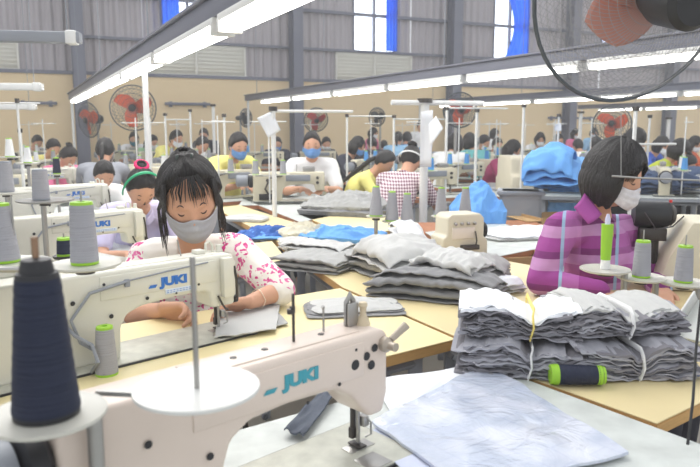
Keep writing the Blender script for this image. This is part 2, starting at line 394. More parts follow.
# ------------------------------------------------------------------ tables
def table(name, label, pts, z=0.75, th=0.032, top=None, edge=None, group=None, legs=True, inset=.06):
    c = Vector((sum(p[0] for p in pts) / len(pts), sum(p[1] for p in pts) / len(pts), 0))
    r = thing(name, label, 'table', c, 0, group); q = [(p[0] - c.x, p[1] - c.y) for p in pts]
    MB().slab(q, z - 0.003, z, 0.001).build('table_top', top or M_lam, r)
    MB().slab(q, z - th, z - 0.0032, 0.002).build('edge_band', edge or M_edge, r)
    if legs:
        for x, y in q:
            l = math.hypot(x, y); x2, y2 = x * (1 - inset * 2 / l), y * (1 - inset * 2 / l)
            f = MB(); f.box((x2, y2, (z - th) / 2), (.04, .04, z - th), .004); f.build('leg', M_grey, r)
        f = MB(); n = len(q)
        for i in range(n):
            a, b = Vector((*q[i], 0)), Vector((*q[(i + 1) % n], 0)); a *= .86; b *= .86; a.z = b.z = z - th - .03; f.tube([a, b], .014, 6)
        f.build('under_frame', M_grey, r)
    return r
UT = Vector((0.813, 0.582, 0)); VT = Vector((-0.582, 0.813, 0))
nf = G(480, 362); nc = G(690, 440)
near_table = table('sewing_table', 'grey-white worn sewing table with wooden edge nearest the camera', [nc - VT * .12 * -1 * 0 + (nc - nf) * .55, nf, nf - UT * 1.35, nf - UT * 1.35 + (nc - nf) * 1.85], top=M_gtop, edge=M_redge)
wc = G(456, 339); wf = G(340, 288)
woman_table = table('sewing_table', 'pale yellow sewing table under the grey-masked seamstress\'s machine', [wc, wf, wf - UT * 1.5, wc - UT * 1.5], top=M_lam, edge=M_edge)
ge = G(651, 423); gr = ge + UT * .50
aisle = table('aisle_table', 'long yellow work table running up the aisle under the tied bundles and grey heap', [ge + Vector((.01, -.004, 0)), gr, G(545, 268), G(390, 240), G(299, 224), G(239, 205), G(214, 208), G(274, 239), wf + UT * .012, wc + UT * .012, nf + UT * .012], z=.751, top=mat('aisle_laminate', (222, 205, 158), .45, var=.14, scale=5), edge=M_edge, inset=.03)
sc_ = G(289, 262); sb_ = G(272, 241)
table('sewing_table', 'small yellow table corner showing behind the seamstress\'s right-hand sleeve', [sc_, sb_, sb_ - UT * .8, sc_ - UT * .8], top=M_lam, edge=M_edge)
# ------------------------------------------------------------------ sewing machines
def disc(b, x, y, z, r, ax='Y', t=.0012, n=14):
    b.lathe([(0, 0), (r, 0), (r * .9, t), (0, t)], n, T((x, y, z)) @ (RX(PI / 2) if ax == 'Y' else Matrix()))
def machine(label, loc, rz, enamel, logo, taper=False, detail=2, s=1.0, group='flatbed sewing machines', ext=0.0):
    """needle at the origin, arm toward -x, rear side faces -y"""
    r = thing('sewing_machine', label, 'sewing machine', loc, rz, group, s)
    HT = .238
    if taper: head = [(.034, HT - .012), (.034, .115), (.022, .078), (-.012, .078), (-.034, .10), (-.056, .128), (-.075, .14)]
    else: head = [(.030, HT - .008), (.030, .085), (-.048, .085), (-.055, .13), (-.07, .138)]
    und = [(-.16, .138), (-.26, .13), (-.30, .115), (-.318, .085), (-.322, .0)] if not taper else [(-.095, .152), (-.20, .156), (-.27, .150), (-.305, .128), (-.318, .09), (-.322, .0)]
    pil = [(-.56 - ext, 0), (-.56 - ext, .2), (-.545 - ext, HT)]
    out = head + und + pil + [(-.3, HT), (.02, HT)]
    b = MB(); b.prism(out[::1], -.045, .045, .010, seg=3)
    if detail > 1: b.box((-.20, -.0455, .194), (.34, .004, .062), .0018)
    cst = b.build('casting', enamel, r, 50)
    if detail > 1:
        b = MB(); b.box((-.19, 0, HT + .0005), (.33, .058, .004), .0015); b.build('top_cover', enamel, r)
        b = MB()
        for x, z, rr in ((-.09, .163, .0035), (-.16, .150, .003), (-.245, .15, .005), (-.345, .12, .006), (-.345, .075, .005), (-.44, .17, .006), (-.36, .205, .004), (-.50, .06, .006)): (b := MB(), disc(b, x, -.048, z, rr), b.build('screw', M_black, cst))
        if taper:
            for x, z, rr in ((-.052, .188, .010), (-.024, .197, .008), (-.004, .208, .0075), (-.012, .178, .0085), (-.05, .215, .003)): (b := MB(), disc(b, x, -.047, z, rr), b.build('screw', M_black, cst))
        me = text_mesh('JUKI', .031 if not taper else .028, .0008, .0018)
        o = mkobj('logo', me, logo, cst); o.matrix_local = T((-.172 if taper else -.165, -.0485, .196 if taper else .186)) @ RX(PI / 2) @ Matrix.Diagonal((1.35, 1, 1, 1))
        b = MB(); q = -.172 if taper else -.165; b.prism([(q - .076, .186), (q - .056, .186), (q - .050, .193), (q - .070, .193)] if taper else [(q - .076, .175), (q - .056, .175), (q - .050, .183), (q - .070, .183)], -.0495, -.0478); b.build('logo_mark', logo, cst)
        if not taper:
            b = MB(); b.box((-.145, -.0478, .158), (.095, .001, .014), .0004); b.build('rating_plate', mat('pale_plate', (214, 224, 236), .4), cst)
            b = MB()
            for zz in (.1605, .1555):
                for k in range(9): b.box((-.185 + k * .0095, -.0485, zz), (.006, .0004, .0016))
            b.build('plate_print', M_logo_b, cst)
        # face plate and side hardware
        b = MB(); b.prism([(.030, HT - .02), (.030, .10), (.040, .105), (.043, HT - .03)] if not taper else [(.034, HT - .03), (.034, .12), (.038, .12), (.039, HT - .035)], -.034, .034, .003); b.build('face_plate', enamel, r)
        if not taper:
            b = MB(); b.box((-.002, -.056, .172), (.034, .022, .115), .003); b.build('tension_cover', enamel, r)
            b = MB(); b.tube([(.026, -.05, .20), (.03, -.055, .16), (.034, -.05, .11), (.036, -.03, .09)], .004, 7); b.tube([(-.03, -.05, .12), (-.02, -.055, .095), (.0, -.04, .075), (.014, -.03, .07)], .003, 6); b.build('knee_lift_linkage', M_dsteel, r)
            b = MB(); b.lathe([(0, -.006), (.012, -.006), (.012, .006), (0, .006)], 16, T((.038, -.03, .098)) @ RY(PI / 2)); b.build('thread_cutter', M_black, r)
    b = MB(); b.tube([(0, 0, .09), (0, 0, .012)], .004, 8); b.tube([(0, 0, .03), (0, 0, .0)], .0018, 6); b.build('needle_bar', M_steel, r)
    b = MB(); b.tube([(-.002, .012, .09), (-.002, .012, .02)], .0055, 8); b.box((-.002, .0, .0075), (.018, .034, .004), .001); b.box((-.002, .012, .028), (.014, .012, .022), .002)
    b.build('presser_foot', M_dsteel, r)
    if detail > 1:
        b = MB(); b.tube([(.012, -.01, .06), (.02, -.014, .05), (.022, -.012, .025), (.012, -.006, .02)], .0022, 6); b.box((.012, -.002, .052), (.014, .018, .02), .002); b.build('finger_guard', M_steel, r)
        # top hardware
        b = MB()
        if taper:
            b.lathe([(0, 0), (.014, 0), (.010, .012), (.006, .018), (.0065, .032), (.009, .036), (.007, .042), (0, .043)], 18, T((.012, 0, HT))); b.build('pressure_dial', mat('aged_cream_knob', (206, 190, 160), .45), r)
            b = MB(); b.tube([(-.018, .012, HT), (-.018, .012, HT + .045), (-.010, .012, HT + .058), (-.002, .012, HT + .045), (-.002, .012, HT)], .004, 8, flat=1.6); b.box((-.010, .004, HT + .022), (.026, .004, .044), .0015); b.build('take_up_guard', M_steel, r)
            b = MB(); b.tube([(-.15, .0, HT), (-.15, .0, HT + .085)], .0026, 7); b.box((-.152, 0, HT + .058), (.008, .006, .012), .001); b.lathe([(0, 0), (.006, 0), (.006, .008), (0, .01)], 10, T((-.156, 0, HT + .052))); b.build('thread_guide_pin', M_dsteel, r)
            b = MB(); b.tube([(-.075, .01, HT), (-.075, .01, HT + .045)], .0022, 7); b.tube([(-.075, .01, HT + .045), (-.078, .01, HT + .048)], .0035, 7); b.build('thread_guide_pin', M_steel, r)
            b = MB(); b.lathe([(0, 0), (.014, 0), (.014, .010), (.008, .016), (.008, .03), (0, .03)], 18, T((.02, -.046, .21)) @ RX(PI / 2))
            b.tube([(.030, -.055, .218), (.062, -.062, .24)], [.006, .0085], 10); b.build('tension_knob', mat('dull_knob', (176, 164, 150), .4, .3), r)
            for x in (-.09, -.21, -.27): (b := MB(), disc(b, x, 0, HT + .0025, .006, 'Z'), b.build('oil_cap', M_dsteel, cst))
        else:
            b.lathe([(0, 0), (.010, 0), (.008, .012), (.009, .02), (0, .022)], 14, T((.008, 0, HT))); b.build('pressure_dial', enamel, r)
            b = MB(); b.tube([(-.03, .01, HT), (-.03, .01, HT + .026), (-.018, .01, HT + .032), (-.008, .01, HT + .02), (-.008, .01, HT)], .004, 8); b.box((-.06, 0, HT + .008), (.03, .03, .012), .003); b.build('take_up_guard', enamel, r)
            b = MB(); b.tube([(-.115, 0, HT), (-.125, 0, HT + .05)], .0022, 7); b.build('thread_guide_pin', M_steel, r)
            b = MB(); b.tube([(-.30, -.049, .205), (-.18, -.050, .215), (-.06, -.050, .222)], .0022, 6); b.tube([(-.30, -.052, .205), (-.40, -.055, .19), (-.45, -.055, .13), (-.43, -.055, .07), (-.38, -.06, .03)], .0045, 8); b.box((-.30, -.05, .2), (.014, .01, .02), .002); b.build('cable', M_grey, r)
    b = MB(); b.box((-.25 - ext / 2, 0, -.001), (.64 + ext, .178, .008), .002); b.build('bed_plate', M_bed, r)
    b = MB(); b.box((-.25 - ext / 2, 0, -.0025), (.648 + ext, .186, .006), .001); b.build('bed_gap', M_black, r)  # black strip painting the dark gap between bed plate and table
    if detail > 1:
        b = MB(); b.box((0.0, 0, .0035), (.06, .03, .0015), .0004); b.box((-.02, -.06, .0035), (.05, .05, .0012), .0004); b.build('needle_plate', M_steel, r)
    b = MB(); b.lathe([(0, 0), (.05, 0), (.058, .008), (.058, .028), (.04, .036), (0, .036)], 24, T((-.562 - ext, 0, .165)) @ RY(-PI / 2)); b.build('hand_wheel', M_black, r)
    b = MB(); b.lathe([(0, 0), (.045, 0), (.048, .01), (.048, .09), (.03, .10), (0, .10)], 20, T((-.60 - ext, 0, .165)) @ RY(-PI / 2)); b.build('motor', M_grey, r)
    return r
ndl = G(358, 450); near_machine = machine('nearest cream sewing machine with teal lettering and a dark cloth strip behind it', (ndl.x, ndl.y, .7545), R(43), M_near, M_logo_t, taper=True)
wn = G(219, 332); woman_machine = machine('white sewing machine with blue lettering worked by the grey-masked seamstress in front', (wn.x, wn.y, .7545), R(43), M_white, M_logo_b, ext=.13)
m2 = Vector((-.95, 3.05, 0)); 
# ------------------------------------------------------------------ thread cones and plates
def cone(label, loc, m=None, rt=.022, rb=.03, h=.115, cap=None, capm=None, group='thread cones', top=True, mat_=None):
    r = thing('thread_cone', label, 'thread cone', loc, 0, group)
    b = MB(); n = 26; pr = [(0, .006)]
    for i in range(n + 1):
        t = i / n; pr.append((rb + (rt - rb) * t + .0004 * math.sin(i * 2.4), .006 + (h - .012) * t))
    pr.append((0, h - .006)); b.lathe(pr, 28); b.build('thread', m or M_thread, r, 50)
    MB().lathe([(0, 0), (rb * .98, 0), (rb * .98, .006), (0, .006)], 24).build('cone_base', capm or M_green, r)
    b = MB(); b.lathe([(rt * .9, h - .006), (rt * .98, h - .006), (rt * .93, h), (rt * .35, h + .001), (rt * .35, h - .003)], 24); b.build('cone_rim', capm or M_green, r)
    return r
def plate_stand(label, loc, pr, polez, rod=.17, m=None, group='thread stands', arm=None, base=0.75, rodr=.0022, pw=.010):
    """spool plate with its own spindle on a post that reaches the table"""
    r = thing('spool_stand', label, 'thread stand', (loc.x, loc.y, base), 0, group); h = loc.z - base
    b = MB(); b.lathe([(0, h - .004), (pr * .9, h - .006), (pr, h - .002), (pr, h + .002), (pr * .9, h), (0, h)], 40); b.build('plate', m or M_white, r)
    b = MB(); b.tube([(0, 0, h), (0, 0, h + rod)], rodr, 8); b.build('spindle', M_steel, r)
    b = MB(); 
    if arm: b.tube([(0, 0, h - .012), (arm[0], arm[1], h - .012)], min(.007, pw * 1.2), 8); b.tube([(arm[0], arm[1], h - .012), (arm[0], arm[1], 0)], pw, 10)
    else: b.tube([(0, 0, h - .005), (0, 0, 0)], .010, 10)
    b.build('post', M_steel, r)
    b = MB(); b.lathe([(0, -.004), (.02, -.004), (.018, .012), (0, .012)], 16, T((0, 0, h - .016))); b.build('collar', M_dsteel, r)
    return r
M_plate = mat('ivory_plate', (200, 198, 188), .35); M_platew = mat('white_plate', (214, 214, 210), .35)
p = D(47, 414, .74); plate_stand('spool plate holding the big navy thread cone in the lower left corner', p, .066, 0, .19, M_plate, arm=(.03, .06)); NAV = p.copy()
b_ = cone('big navy blue thread cone out of focus in the lower left corner', p + Vector((0, 0, .001)), M_thread_n, .024, .037, .165, capm=M_black)
b = MB(); b.lathe([(0, .165), (.019, .165), (.016, .180), (.006, .182), (0, .182)], 20); b.build('cap', M_black, b_)
b = MB(); b.tube([(0, 0, .18), (0, 0, .205)], .004, 8); b.build('spindle_tip', mat('worn_brass', (150, 120, 96), .4, .4), b_)
p = D(197, 388, .80); plate_stand('empty white spool plate with bare spindle in front of the nearest machine', p, .077, 0, .165, M_platew, arm=(-.13, .015), rodr=.0034, pw=.0035)
p = D(85, 264, 1.42); plate_stand('grey spool plate under the tall grey cone beside the left edge', p, .074, 0, .155, M_plate, arm=(-.24, .0)); cone('tall grey thread cone with green rims in front of the second machine', p + Vector((0, 0, .001)), M_thread, .024, .029, .132)
p = D(16, 262, 1.5); plate_stand('spool plate cut by the left picture edge', p, .075, 0, .15, M_plate, arm=(-.12, .06)); cone('grey thread cone cut by the left picture edge', p + Vector((-.026, 0, .001)), M_thread, .02, .034, .132)
p = G(107, 374); cone('short grey thread cone with green rim standing on the table by the cables', p, M_thread, .021, .0275, .122)
p = D(45, 200, 2.5); plate_stand('spool plate under the grey cone farther up the left side', p, .10, 0, .12, M_steel, arm=(-.03, .05)); cone('grey thread cone on the second spool plate from the left edge', p + Vector((-.013, 0, .001)), M_thread, .027, .031, .112, capm=M_grey)
p = D(7, 192, 2.9); plate_stand('spool plate at the left edge behind the grey cone', p, .10, 0, .12, M_plate); cone('grey thread cone farther back at the left picture edge', p + Vector((0, 0, .001)), M_thread, .025, .031, .13, capm=M_grey)
p = D(28, 163, 4.2); plate_stand('small spool plate under the white cone at the left', p, .07, 0, .1, M_plate); cone('white thread cone farther back at the left', p + Vector((0, 0, .001)), M_thread_w, .014, .026, .10)
p = D(10, 157, 4.4); plate_stand('small spool plate under the white cone nearest the left edge', p, .07, 0, .1, M_plate); cone('white thread cone nearest the left edge, farther back', p + Vector((0, 0, .001)), M_thread_w, .018, .03, .12)
p = D(57, 174, 4.6); plate_stand('small spool plate under the slim navy cone', p, .05, 0, .1, M_plate); cone('slim navy thread cone in front of the pink-collared woman', p + Vector((0, 0, .001)), M_thread_n, .02, .026, .11)
p = D(65, 256, 1.75); plate_stand('low spool plate behind the tall grey cone', p, .03, 0, .06, M_black); cone('small navy thread cone with green rim behind the tall grey cone', p + Vector((0, 0, .001)), M_thread_n, .018, .02, .048)
# right-hand thread stands
for i, (px, py, col, lab) in enumerate(((605, 269, 'g', 'bright green empty thread tube on a plate before the woman in purple'), (641, 277, 't', 'grey thread cone with green rim left of two on the right-hand stand'), (683, 282, 't', 'grey thread cone with green rim nearest the right picture edge'))):
    p = D(px, py, 2.02 if i else 2.0); plate_stand(('spool plate under the bright green tube', 'spool plate under the left grey cone of the right-hand stand', 'spool plate under the grey cone nearest the right picture edge')[i], p, .073, 0, .145, M_plate, base=.752, arm=((.06, .0) if i == 0 else (.06, .03)))
    if col == 't': cone(lab, p + Vector((0, 0, .001)), M_thread, .022, .027, .112)
    else:
        r = thing('thread_tube', lab, 'thread tube', p + Vector((0, 0, .001)), 0)
        b = MB(); b.lathe([(0, 0), (.015, 0), (.013, .03), (0, .03)], 20); b.build('base', M_wpaint, r)
        b = MB(); b.lathe([(0, .028), (.0145, .028), (.0175, .135), (0, .135)], 24); b.build('sleeve', M_green, r)
        b = MB(); b.lathe([(0, .135), (.008, .135), (.008, .150), (.004, .165), (0, .165)], 12); b.build('tip', mat('lilac_plastic', (206, 204, 232), .4), r)
# navy cone lying on its side under the bundles
r = cone('navy thread cone with green ends lying under the tied cloth bundles', (0, 0, 0), M_thread_n, .022, .024, .125); p0 = D(550, 377, 1.53); p0.z = .7775
r.location = p0; r.rotation_euler = (0, PI / 2, R(-3))
b = MB(); b.lathe([(0, .006), (.0245, .006), (.0245, .018), (0, .018)], 24); b.lathe([(0, .107), (.0225, .107), (.0225, .118), (0, .118)], 24); b.build('end_ring', M_green, r)
# ------------------------------------------------------------------ cloth
def fold(x, y, s, seed):
    q = Vector((x * s + seed * 7.3, y * s - seed * 3.1, seed * 1.7)); w = noise.noise(q * .7) * 1.4
    n1 = 1 - abs(noise.noise(Vector((q.x + w, q.y * .40 - w, q.z)))) * 3.0; n2 = 1 - abs(noise.noise(Vector((q.x * .8 - w * .6, q.y * 2.4 + w, 5 + q.z)))) * 2.6; n3 = 1 - abs(noise.noise(q * 3.4 + Vector((w, 2, 1)))) * 2.4
    return max(-.6, n1) * .5 + max(-.6, n2) * .34 + n3 * .16
def garment(label, c, sx, sy, h, rz, seed, m, amp=.014, fs=9, layers=3, z0=None, sq=3.0, group='grey cloth pieces on the work tables', cat='cloth', name='folded_cloth', n=72, peak=None, tilt=0.0):
    """a crumpled folded garment: a few draped layers, each with its own thickness"""
    r = thing(name, label, cat, (c.x, c.y, c.z), rz, group); rnd = random.Random(seed)
    for L in range(layers):
        t0, t1 = L / layers, (L + 1) / layers; ox, oy = rnd.uniform(-.012, .012), rnd.uniform(-.012, .012); kx, ky = 1 - .07 * L + rnd.uniform(-.03, .03), 1 - .07 * L + rnd.uniform(-.03, .03); sd = seed + L * 3.7
        def surf(u, v, zt, sgn):
            a, b_ = u * 2 - 1, v * 2 - 1
            a2 = a * math.sqrt(max(0, 1 - .5 * abs(b_) ** sq * .35)); b2 = b_ * math.sqrt(max(0, 1 - .5 * abs(a) ** sq * .35))
            jx = 1 + .10 * noise.noise(Vector((b_ * 1.6 + sd, 3, 1))) + .04 * noise.noise(Vector((b_ * 6 + sd, 3, 1))); jy = 1 + .12 * noise.noise(Vector((a * 1.6, sd, 2))) + .04 * noise.noise(Vector((a * 7, sd, 2)))
            x, y = a2 * sx / 2 * kx * jx + ox, b2 * sy / 2 * ky * jy + oy
            e = (1 - abs(a) ** 5) * (1 - abs(b_) ** 5); dome = h * (zt if sgn < 0 else 1) * 0 + h * zt
            body = (0.45 + .55 * (1 - abs(a) ** 2.2) * (1 - abs(b_) ** 2.2))
            z = dome * body + amp * (fold(x, y, fs, sd) - .2) * (e * .8 + .2) * (1.0 if L == layers - 1 and sgn > 0 else .6)
            if peak: z += peak[3] * math.exp(-(((a - peak[0]) / peak[2]) ** 2 + ((b_ - peak[1]) / peak[2]) ** 2))
            z += tilt * a * zt
            return x, y, z
        top = MB(); vs = []; fs_ = []; N = n
        for j in range(N):
            for i in range(N): x, y, z = surf(i / (N - 1), j / (N - 1), t1, 1); vs.append((x, y, max(z, h * t0 * .5 + .003)))
        for j in range(N):
            for i in range(N):
                x, y, z = surf(i / (N - 1), j / (N - 1), t1, 1)
                if L == 0: zb = 0.001
                else: zb = max(.002, min(vs[j * N + i][2] - .004, h * t0 * .55 + amp * .5 * (fold(x, y, fs * 1.4, sd + 9) - .4)))
                k = .965; vs.append((x * k, y * k, zb))
        A = N * N
        for j in range(N - 1):
            for i in range(N - 1):
                q = j * N + i; fs_.append((q, q + 1, q + N + 1, q + N)); fs_.append((A + q, A + q + N, A + q + N + 1, A + q + 1))
        per = [i for i in range(N)] + [j * N + N - 1 for j in range(1, N)] + [(N - 1) * N + i for i in range(N - 2, -1, -1)] + [j * N for j in range(N - 2, 0, -1)]
        for i in range(len(per)): a_, b2_ = per[i], per[(i + 1) % len(per)]; fs_.append((a_, A + a_, A + b2_, b2_))
        top.add(vs, fs_); top.build('cloth_layer', m if not isinstance(m, (list, tuple)) else m[L % len(m)], r, 70)
    return r
def ribbon(label, c, w, L, nl, lh, rz, seed, m, mound=0.0, amp=.010, tilt=0.0, curl=0.0, group='folded grey garments in the big heap', th=.0035, fs=8, taper=0.0, rx=0.0, ry=0.0):
    """a long cloth folded back and forth on itself; the rounded folds and open ends show"""
    pts = []                                          # zig-zag profile across x
    for k in range(nl):
        sg = 1 if k % 2 == 0 else -1; rr = lh / 2; ww = w / 2 * (1 - .05 * (k % 3) - .03 * k / nl)
        for q in range(15): t = q / 14; pts.append((sg * (-ww + 2 * ww * t), k * lh, k))
        if k < nl - 1:
            for q in range(1, 6): a = PI * q / 6 - PI / 2; pts.append((sg * (ww + rr * math.cos(a)), k * lh + rr + rr * math.sin(a), k + q / 6))
    nu, nv = len(pts), 54; vs = []
    for j in range(nv):
        v = j / (nv - 1)
        for i_, (x, z, k) in enumerate(pts):
            jit = .018 * noise.noise(Vector((k * 1.7, seed, 3))) ; y = (v - .5) * L * (1 + .10 * noise.noise(Vector((k * 2.3, seed, 9)))) + jit
            xx = x * (1 - taper * v) + .016 * noise.noise(Vector((v * 4, k * .6, seed))) + .05 * math.sin(v * 2.4 + seed) * .4
            f = (k + 1) / nl; e = 1 - (2 * v - 1) ** 4 * .75
            zz = z * (.55 + .45 * e) + f * mound * math.exp(-(x / (w * .55)) ** 2) * e + amp * f * (fold(xx, y, fs, seed + int(k) * .3) + .1) + .004 * noise.noise(Vector((v * 12, x * 22, k + seed)))
            zz += tilt * (v - .5) * 1.0 + curl * f * max(0, abs(2 * v - 1) - .6)
            vs.append((xx, y, max(.002 + z * .25, zz)))
    fs_ = [(j * nu + i_, j * nu + i_ + 1, (j + 1) * nu + i_ + 1, (j + 1) * nu + i_) for j in range(nv - 1) for i_ in range(nu - 1)]
    b = MB().add(vs, fs_); o = b.build('folded_garment', m, None, 180); o.location = c; o.rotation_euler = (R(rx), R(ry), R(rz)); md = o.modifiers.new('thickness', 'SOLIDIFY'); md.thickness = th; md.offset = 0; return tag(o, label, 'cloth', group)
def flat_piece(label, pts, z, m, th=.004, waves=.0, seed=1, cat='cloth', name='cut_panel', group=None, rag=.0, n=26):
    """thin sheet from a four-cornered outline, given thickness and a little lift"""
    c = sum(pts, Vector()) / 4; 
    def P(u, v):
        p = (pts[0] * (1 - u) + pts[1] * u) * (1 - v) + (pts[3] * (1 - u) + pts[2] * u) * v
        e = Vector((noise.noise(Vector((u * 5, v * 5, seed))), noise.noise(Vector((u * 5, v * 5, seed + 9))), 0)) * rag
        zz = waves * max(0, noise.noise(Vector((u * 3 + seed, v * 3, seed))) + .2); return Vector((p.x - c.x + e.x, p.y - c.y + e.y, zz))
    b = MB(); vs = [P(i / (n - 1), j / (n - 1)) for j in range(n) for i in range(n)]; A = n * n; vs = [v + Vector((0, 0, th)) for v in vs] + vs; fs = []
    for j in range(n - 1):
        for i in range(n - 1): q = j * n + i; fs += [(q, q + 1, q + n + 1, q + n), (A + q, A + q + n, A + q + n + 1, A + q + 1)]
    per = [i for i in range(n)] + [j * n + n - 1 for j in range(1, n)] + [(n - 1) * n + i for i in range(n - 2, -1, -1)] + [j * n for j in range(n - 2, 0, -1)]
    for i in range(len(per)): a_, b2_ = per[i], per[(i + 1) % len(per)]; fs.append((a_, A + a_, A + b2_, b2_))
    b.add(vs, fs); o = b.build(name, m, None, 50); o.location = (c.x, c.y, z); return tag(o, label, cat, group)
# tied bundles of cut panels
M_cut = mat('cut_panel_grey', (126, 124, 130), .9, var=.10, scale=40, bump=.2); M_cut2 = mat('cut_panel_light', (160, 160, 168), .9, var=.08, scale=40, bump=.2)
M_tie = mat('white_tie', (232, 232, 232), .7); M_tiey = mat('yellow_tie', (236, 214, 120), .6)
def bundle(label, c, L, w, h, rz, seed, n=22, ties=(.4,), tiem=M_tie, topm=None, pinch=.35, bow=0.0):
    r = thing('cloth_bundle', label, 'cloth bundle', c, rz, 'tied bundles of grey cut panels'); rnd = random.Random(seed); th = h / n
    def squeeze(u):
        s = 1.0
        for t in ties: s -= pinch * math.exp(-((u - t) / .10) ** 2)
        return s
    def zt(u, k, L_):
        f = (k / n); q = squeeze(u); base = f * h * q + bow * math.sin(PI * u) * 0
        return base + .009 * f * math.sin(u * 7 + seed + f * 2) + .008 * noise.noise(Vector((u * 8, k * .5, seed)))
    mb = [MB(), MB(), MB()]
    for k in range(n):
        x0, x1 = -L / 2 + rnd.uniform(-.028, .028), L / 2 + rnd.uniform(-.025, .025); y0, y1 = -w / 2 + rnd.uniform(-.012, .012), w / 2 + rnd.uniform(-.012, .012)
        nu = 54; nv = 5; vs = []
        for side in (1, 0):
            for j in range(nv):
                for i in range(nu):
                    u = i / (nu - 1); v = j / (nv - 1); x = x0 + (x1 - x0) * u; uu = (x + L / 2) / L
                    y = (y0 + (y1 - y0) * v) * (1 - .10 * (1 - squeeze(uu)) * 2) + .006 * noise.noise(Vector((u * 7, k * 1.3, seed + 4))) + .010 * noise.noise(Vector((u * 3, k * .35, seed + 8)))
                    z = zt(uu, k + side * .86, L) - .010 * (k / n) * (abs(v - .5) * 2) ** 3 + .006 * noise.noise(Vector((u * 16, v * 3, k * 1.1 + seed)))
                    vs.append((x, y, max(z, .0005 * k)))
        A = nu * nv; fs = []
        for j in range(nv - 1):
            for i in range(nu - 1): q = j * nu + i; fs += [(q, q + 1, q + nu + 1, q + nu), (A + q, A + q + nu, A + q + nu + 1, A + q + 1)]
        per = [i for i in range(nu)] + [j * nu + nu - 1 for j in range(1, nv)] + [(nv - 1) * nu + i for i in range(nu - 2, -1, -1)] + [j * nu for j in range(nv - 2, 0, -1)]
        for i in range(len(per)): a_, b2_ = per[i], per[(i + 1) % len(per)]; fs.append((a_, A + a_, A + b2_, b2_))
        mb[2 if topm and k >= n - 2 else k % 2].add(vs, fs)
    mb[0].build('cut_panels', M_cut, r, 60); mb[1].build('cut_panels', M_cut2, r, 60)
    for q, t in enumerate(ties):
        hh = h * squeeze(t) + .004; x = -L / 2 + L * t; yy = w / 2 * (1 - .2 * (1 - squeeze(t))) + .008; b = MB()
        b.tube([(x - .004, -yy, .003), (x + .003, -yy - .004, hh * .5), (x, -yy, hh - .004), (x + .004, -yy + .02, hh + .006), (x, 0, hh + .008), (x, yy - .02, hh + .006), (x, yy, hh - .004), (x, yy, .003), (x - .004, -yy, .003)], .0075, 8, True, flat=.35)
        b.build('tie', (tiem if not isinstance(tiem, (list, tuple)) else tiem[q]), r)
    if topm: mb[2].build('cover_sheets', topm, r, 60)
    return r
bl = (G(463, 352, .755) + Vector((.02, 0, 0)))
bundle('lower left tied bundle of grey cut panels on the aisle table', Vector((.425, 1.665, .753)), .27, .20, .085, R(-14), 3, 20, (.62,), M_tie, pinch=.32)
bundle('lower right tied bundle of grey cut panels with white tie', Vector((.685, 1.655, .753)), .29, .20, .088, R(4), 7, 22, (.52,), M_tie, pinch=.32)
bundle('upper left bundle of grey cut panels with yellow tie and white top sheet', Vector((.435, 1.70, .838)), .26, .19, .082, R(-10), 11, 20, (.60,), M_tiey, M_wcloth, pinch=.26)
bundle('upper right bundle of grey cut panels tied in white, light top', Vector((.665, 1.70, .842)), .27, .19, .082, R(6), 17, 20, (.55,), M_tie, M_gcloth2, pinch=.32)
# heaps on the aisle tables
hp = lambda px, py, z=.754: G(px, py, z)
ribbon('grey folded garment forming the left base of the big heap', hp(398, 272), .30, .42, 4, .016, 38, 5, M_gcloth, .03, .016, curl=.02)
ribbon('grey folded garment at the front of the big heap, ends open', hp(436, 297), .17, .46, 6, .015, 62, 8, M_gcloth3, .02, .014, fs=11)
ribbon('light grey garment draped over the left of the big heap', hp(402, 262, .815), .30, .36, 3, .018, 28, 11, M_gcloth2, .06, .026, curl=-.03, fs=6)
ribbon('grey garment with dark open folds at the right of the big heap', hp(466, 284), .22, .30, 6, .017, 70, 15, M_gcloth, .02, .016, fs=10)
ribbon('crumpled light grey garment on top right of the big heap', hp(452, 270, .835), .22, .26, 3, .014, 55, 18, M_gcloth2, .03, .024, fs=9)
ribbon('pale grey cloth flap peaking at the back of the big heap', hp(405, 240, .83), .13, .20, 2, .016, 20, 19, M_wcloth, .05, .022, rx=22)
ribbon('white cloth scrap at the right end of the big heap beside tied bundles', hp(492, 290), .12, .16, 3, .016, 30, 20, M_wcloth, .02, .012)
ribbon('grey trousers folded flat in front of the blue cloth', hp(322, 264), .34, .34, 5, .013, 62, 22, M_gcloth, .0, .009, group='folded grey garments beside the blue cloth')
ribbon('narrow grey folded garment left of the flat grey trousers', hp(297, 249), .15, .40, 3, .012, 18, 24, M_gcloth2, .01, .010, group='folded grey garments beside the blue cloth')
ribbon('upper grey garment folded across the flat grey trousers', hp(316, 248, .80), .17, .34, 2, .012, 66, 25, M_gcloth2, .01, .010, group='folded grey garments beside the blue cloth')
garment('bright blue crumpled cloth behind the folded grey trousers', G(341, 238, .753), .50, .30, .055, R(-20), 31, [M_bcloth], .030, 12, 1, group=None)
garment('dull blue and white cloth scrap beside the seamstress\'s shoulder', G(268, 236, .753), .34, .30, .04, R(10), 33, [M_bcloth, M_bcloth2], .03, 14, 2, group=None)
garment('cream crumpled scrap between the blue cloth pieces', G(304, 237, .753), .28, .18, .07, R(30), 35, [mat('cream_cloth', (206, 200, 180), .85)], .03, 12, 1, group=None)
garment('small light grey cloth on the far end of the aisle table', G(245, 220, .753), .30, .18, .035, R(-10), 37, [M_gcloth2], .012, 9, 1)
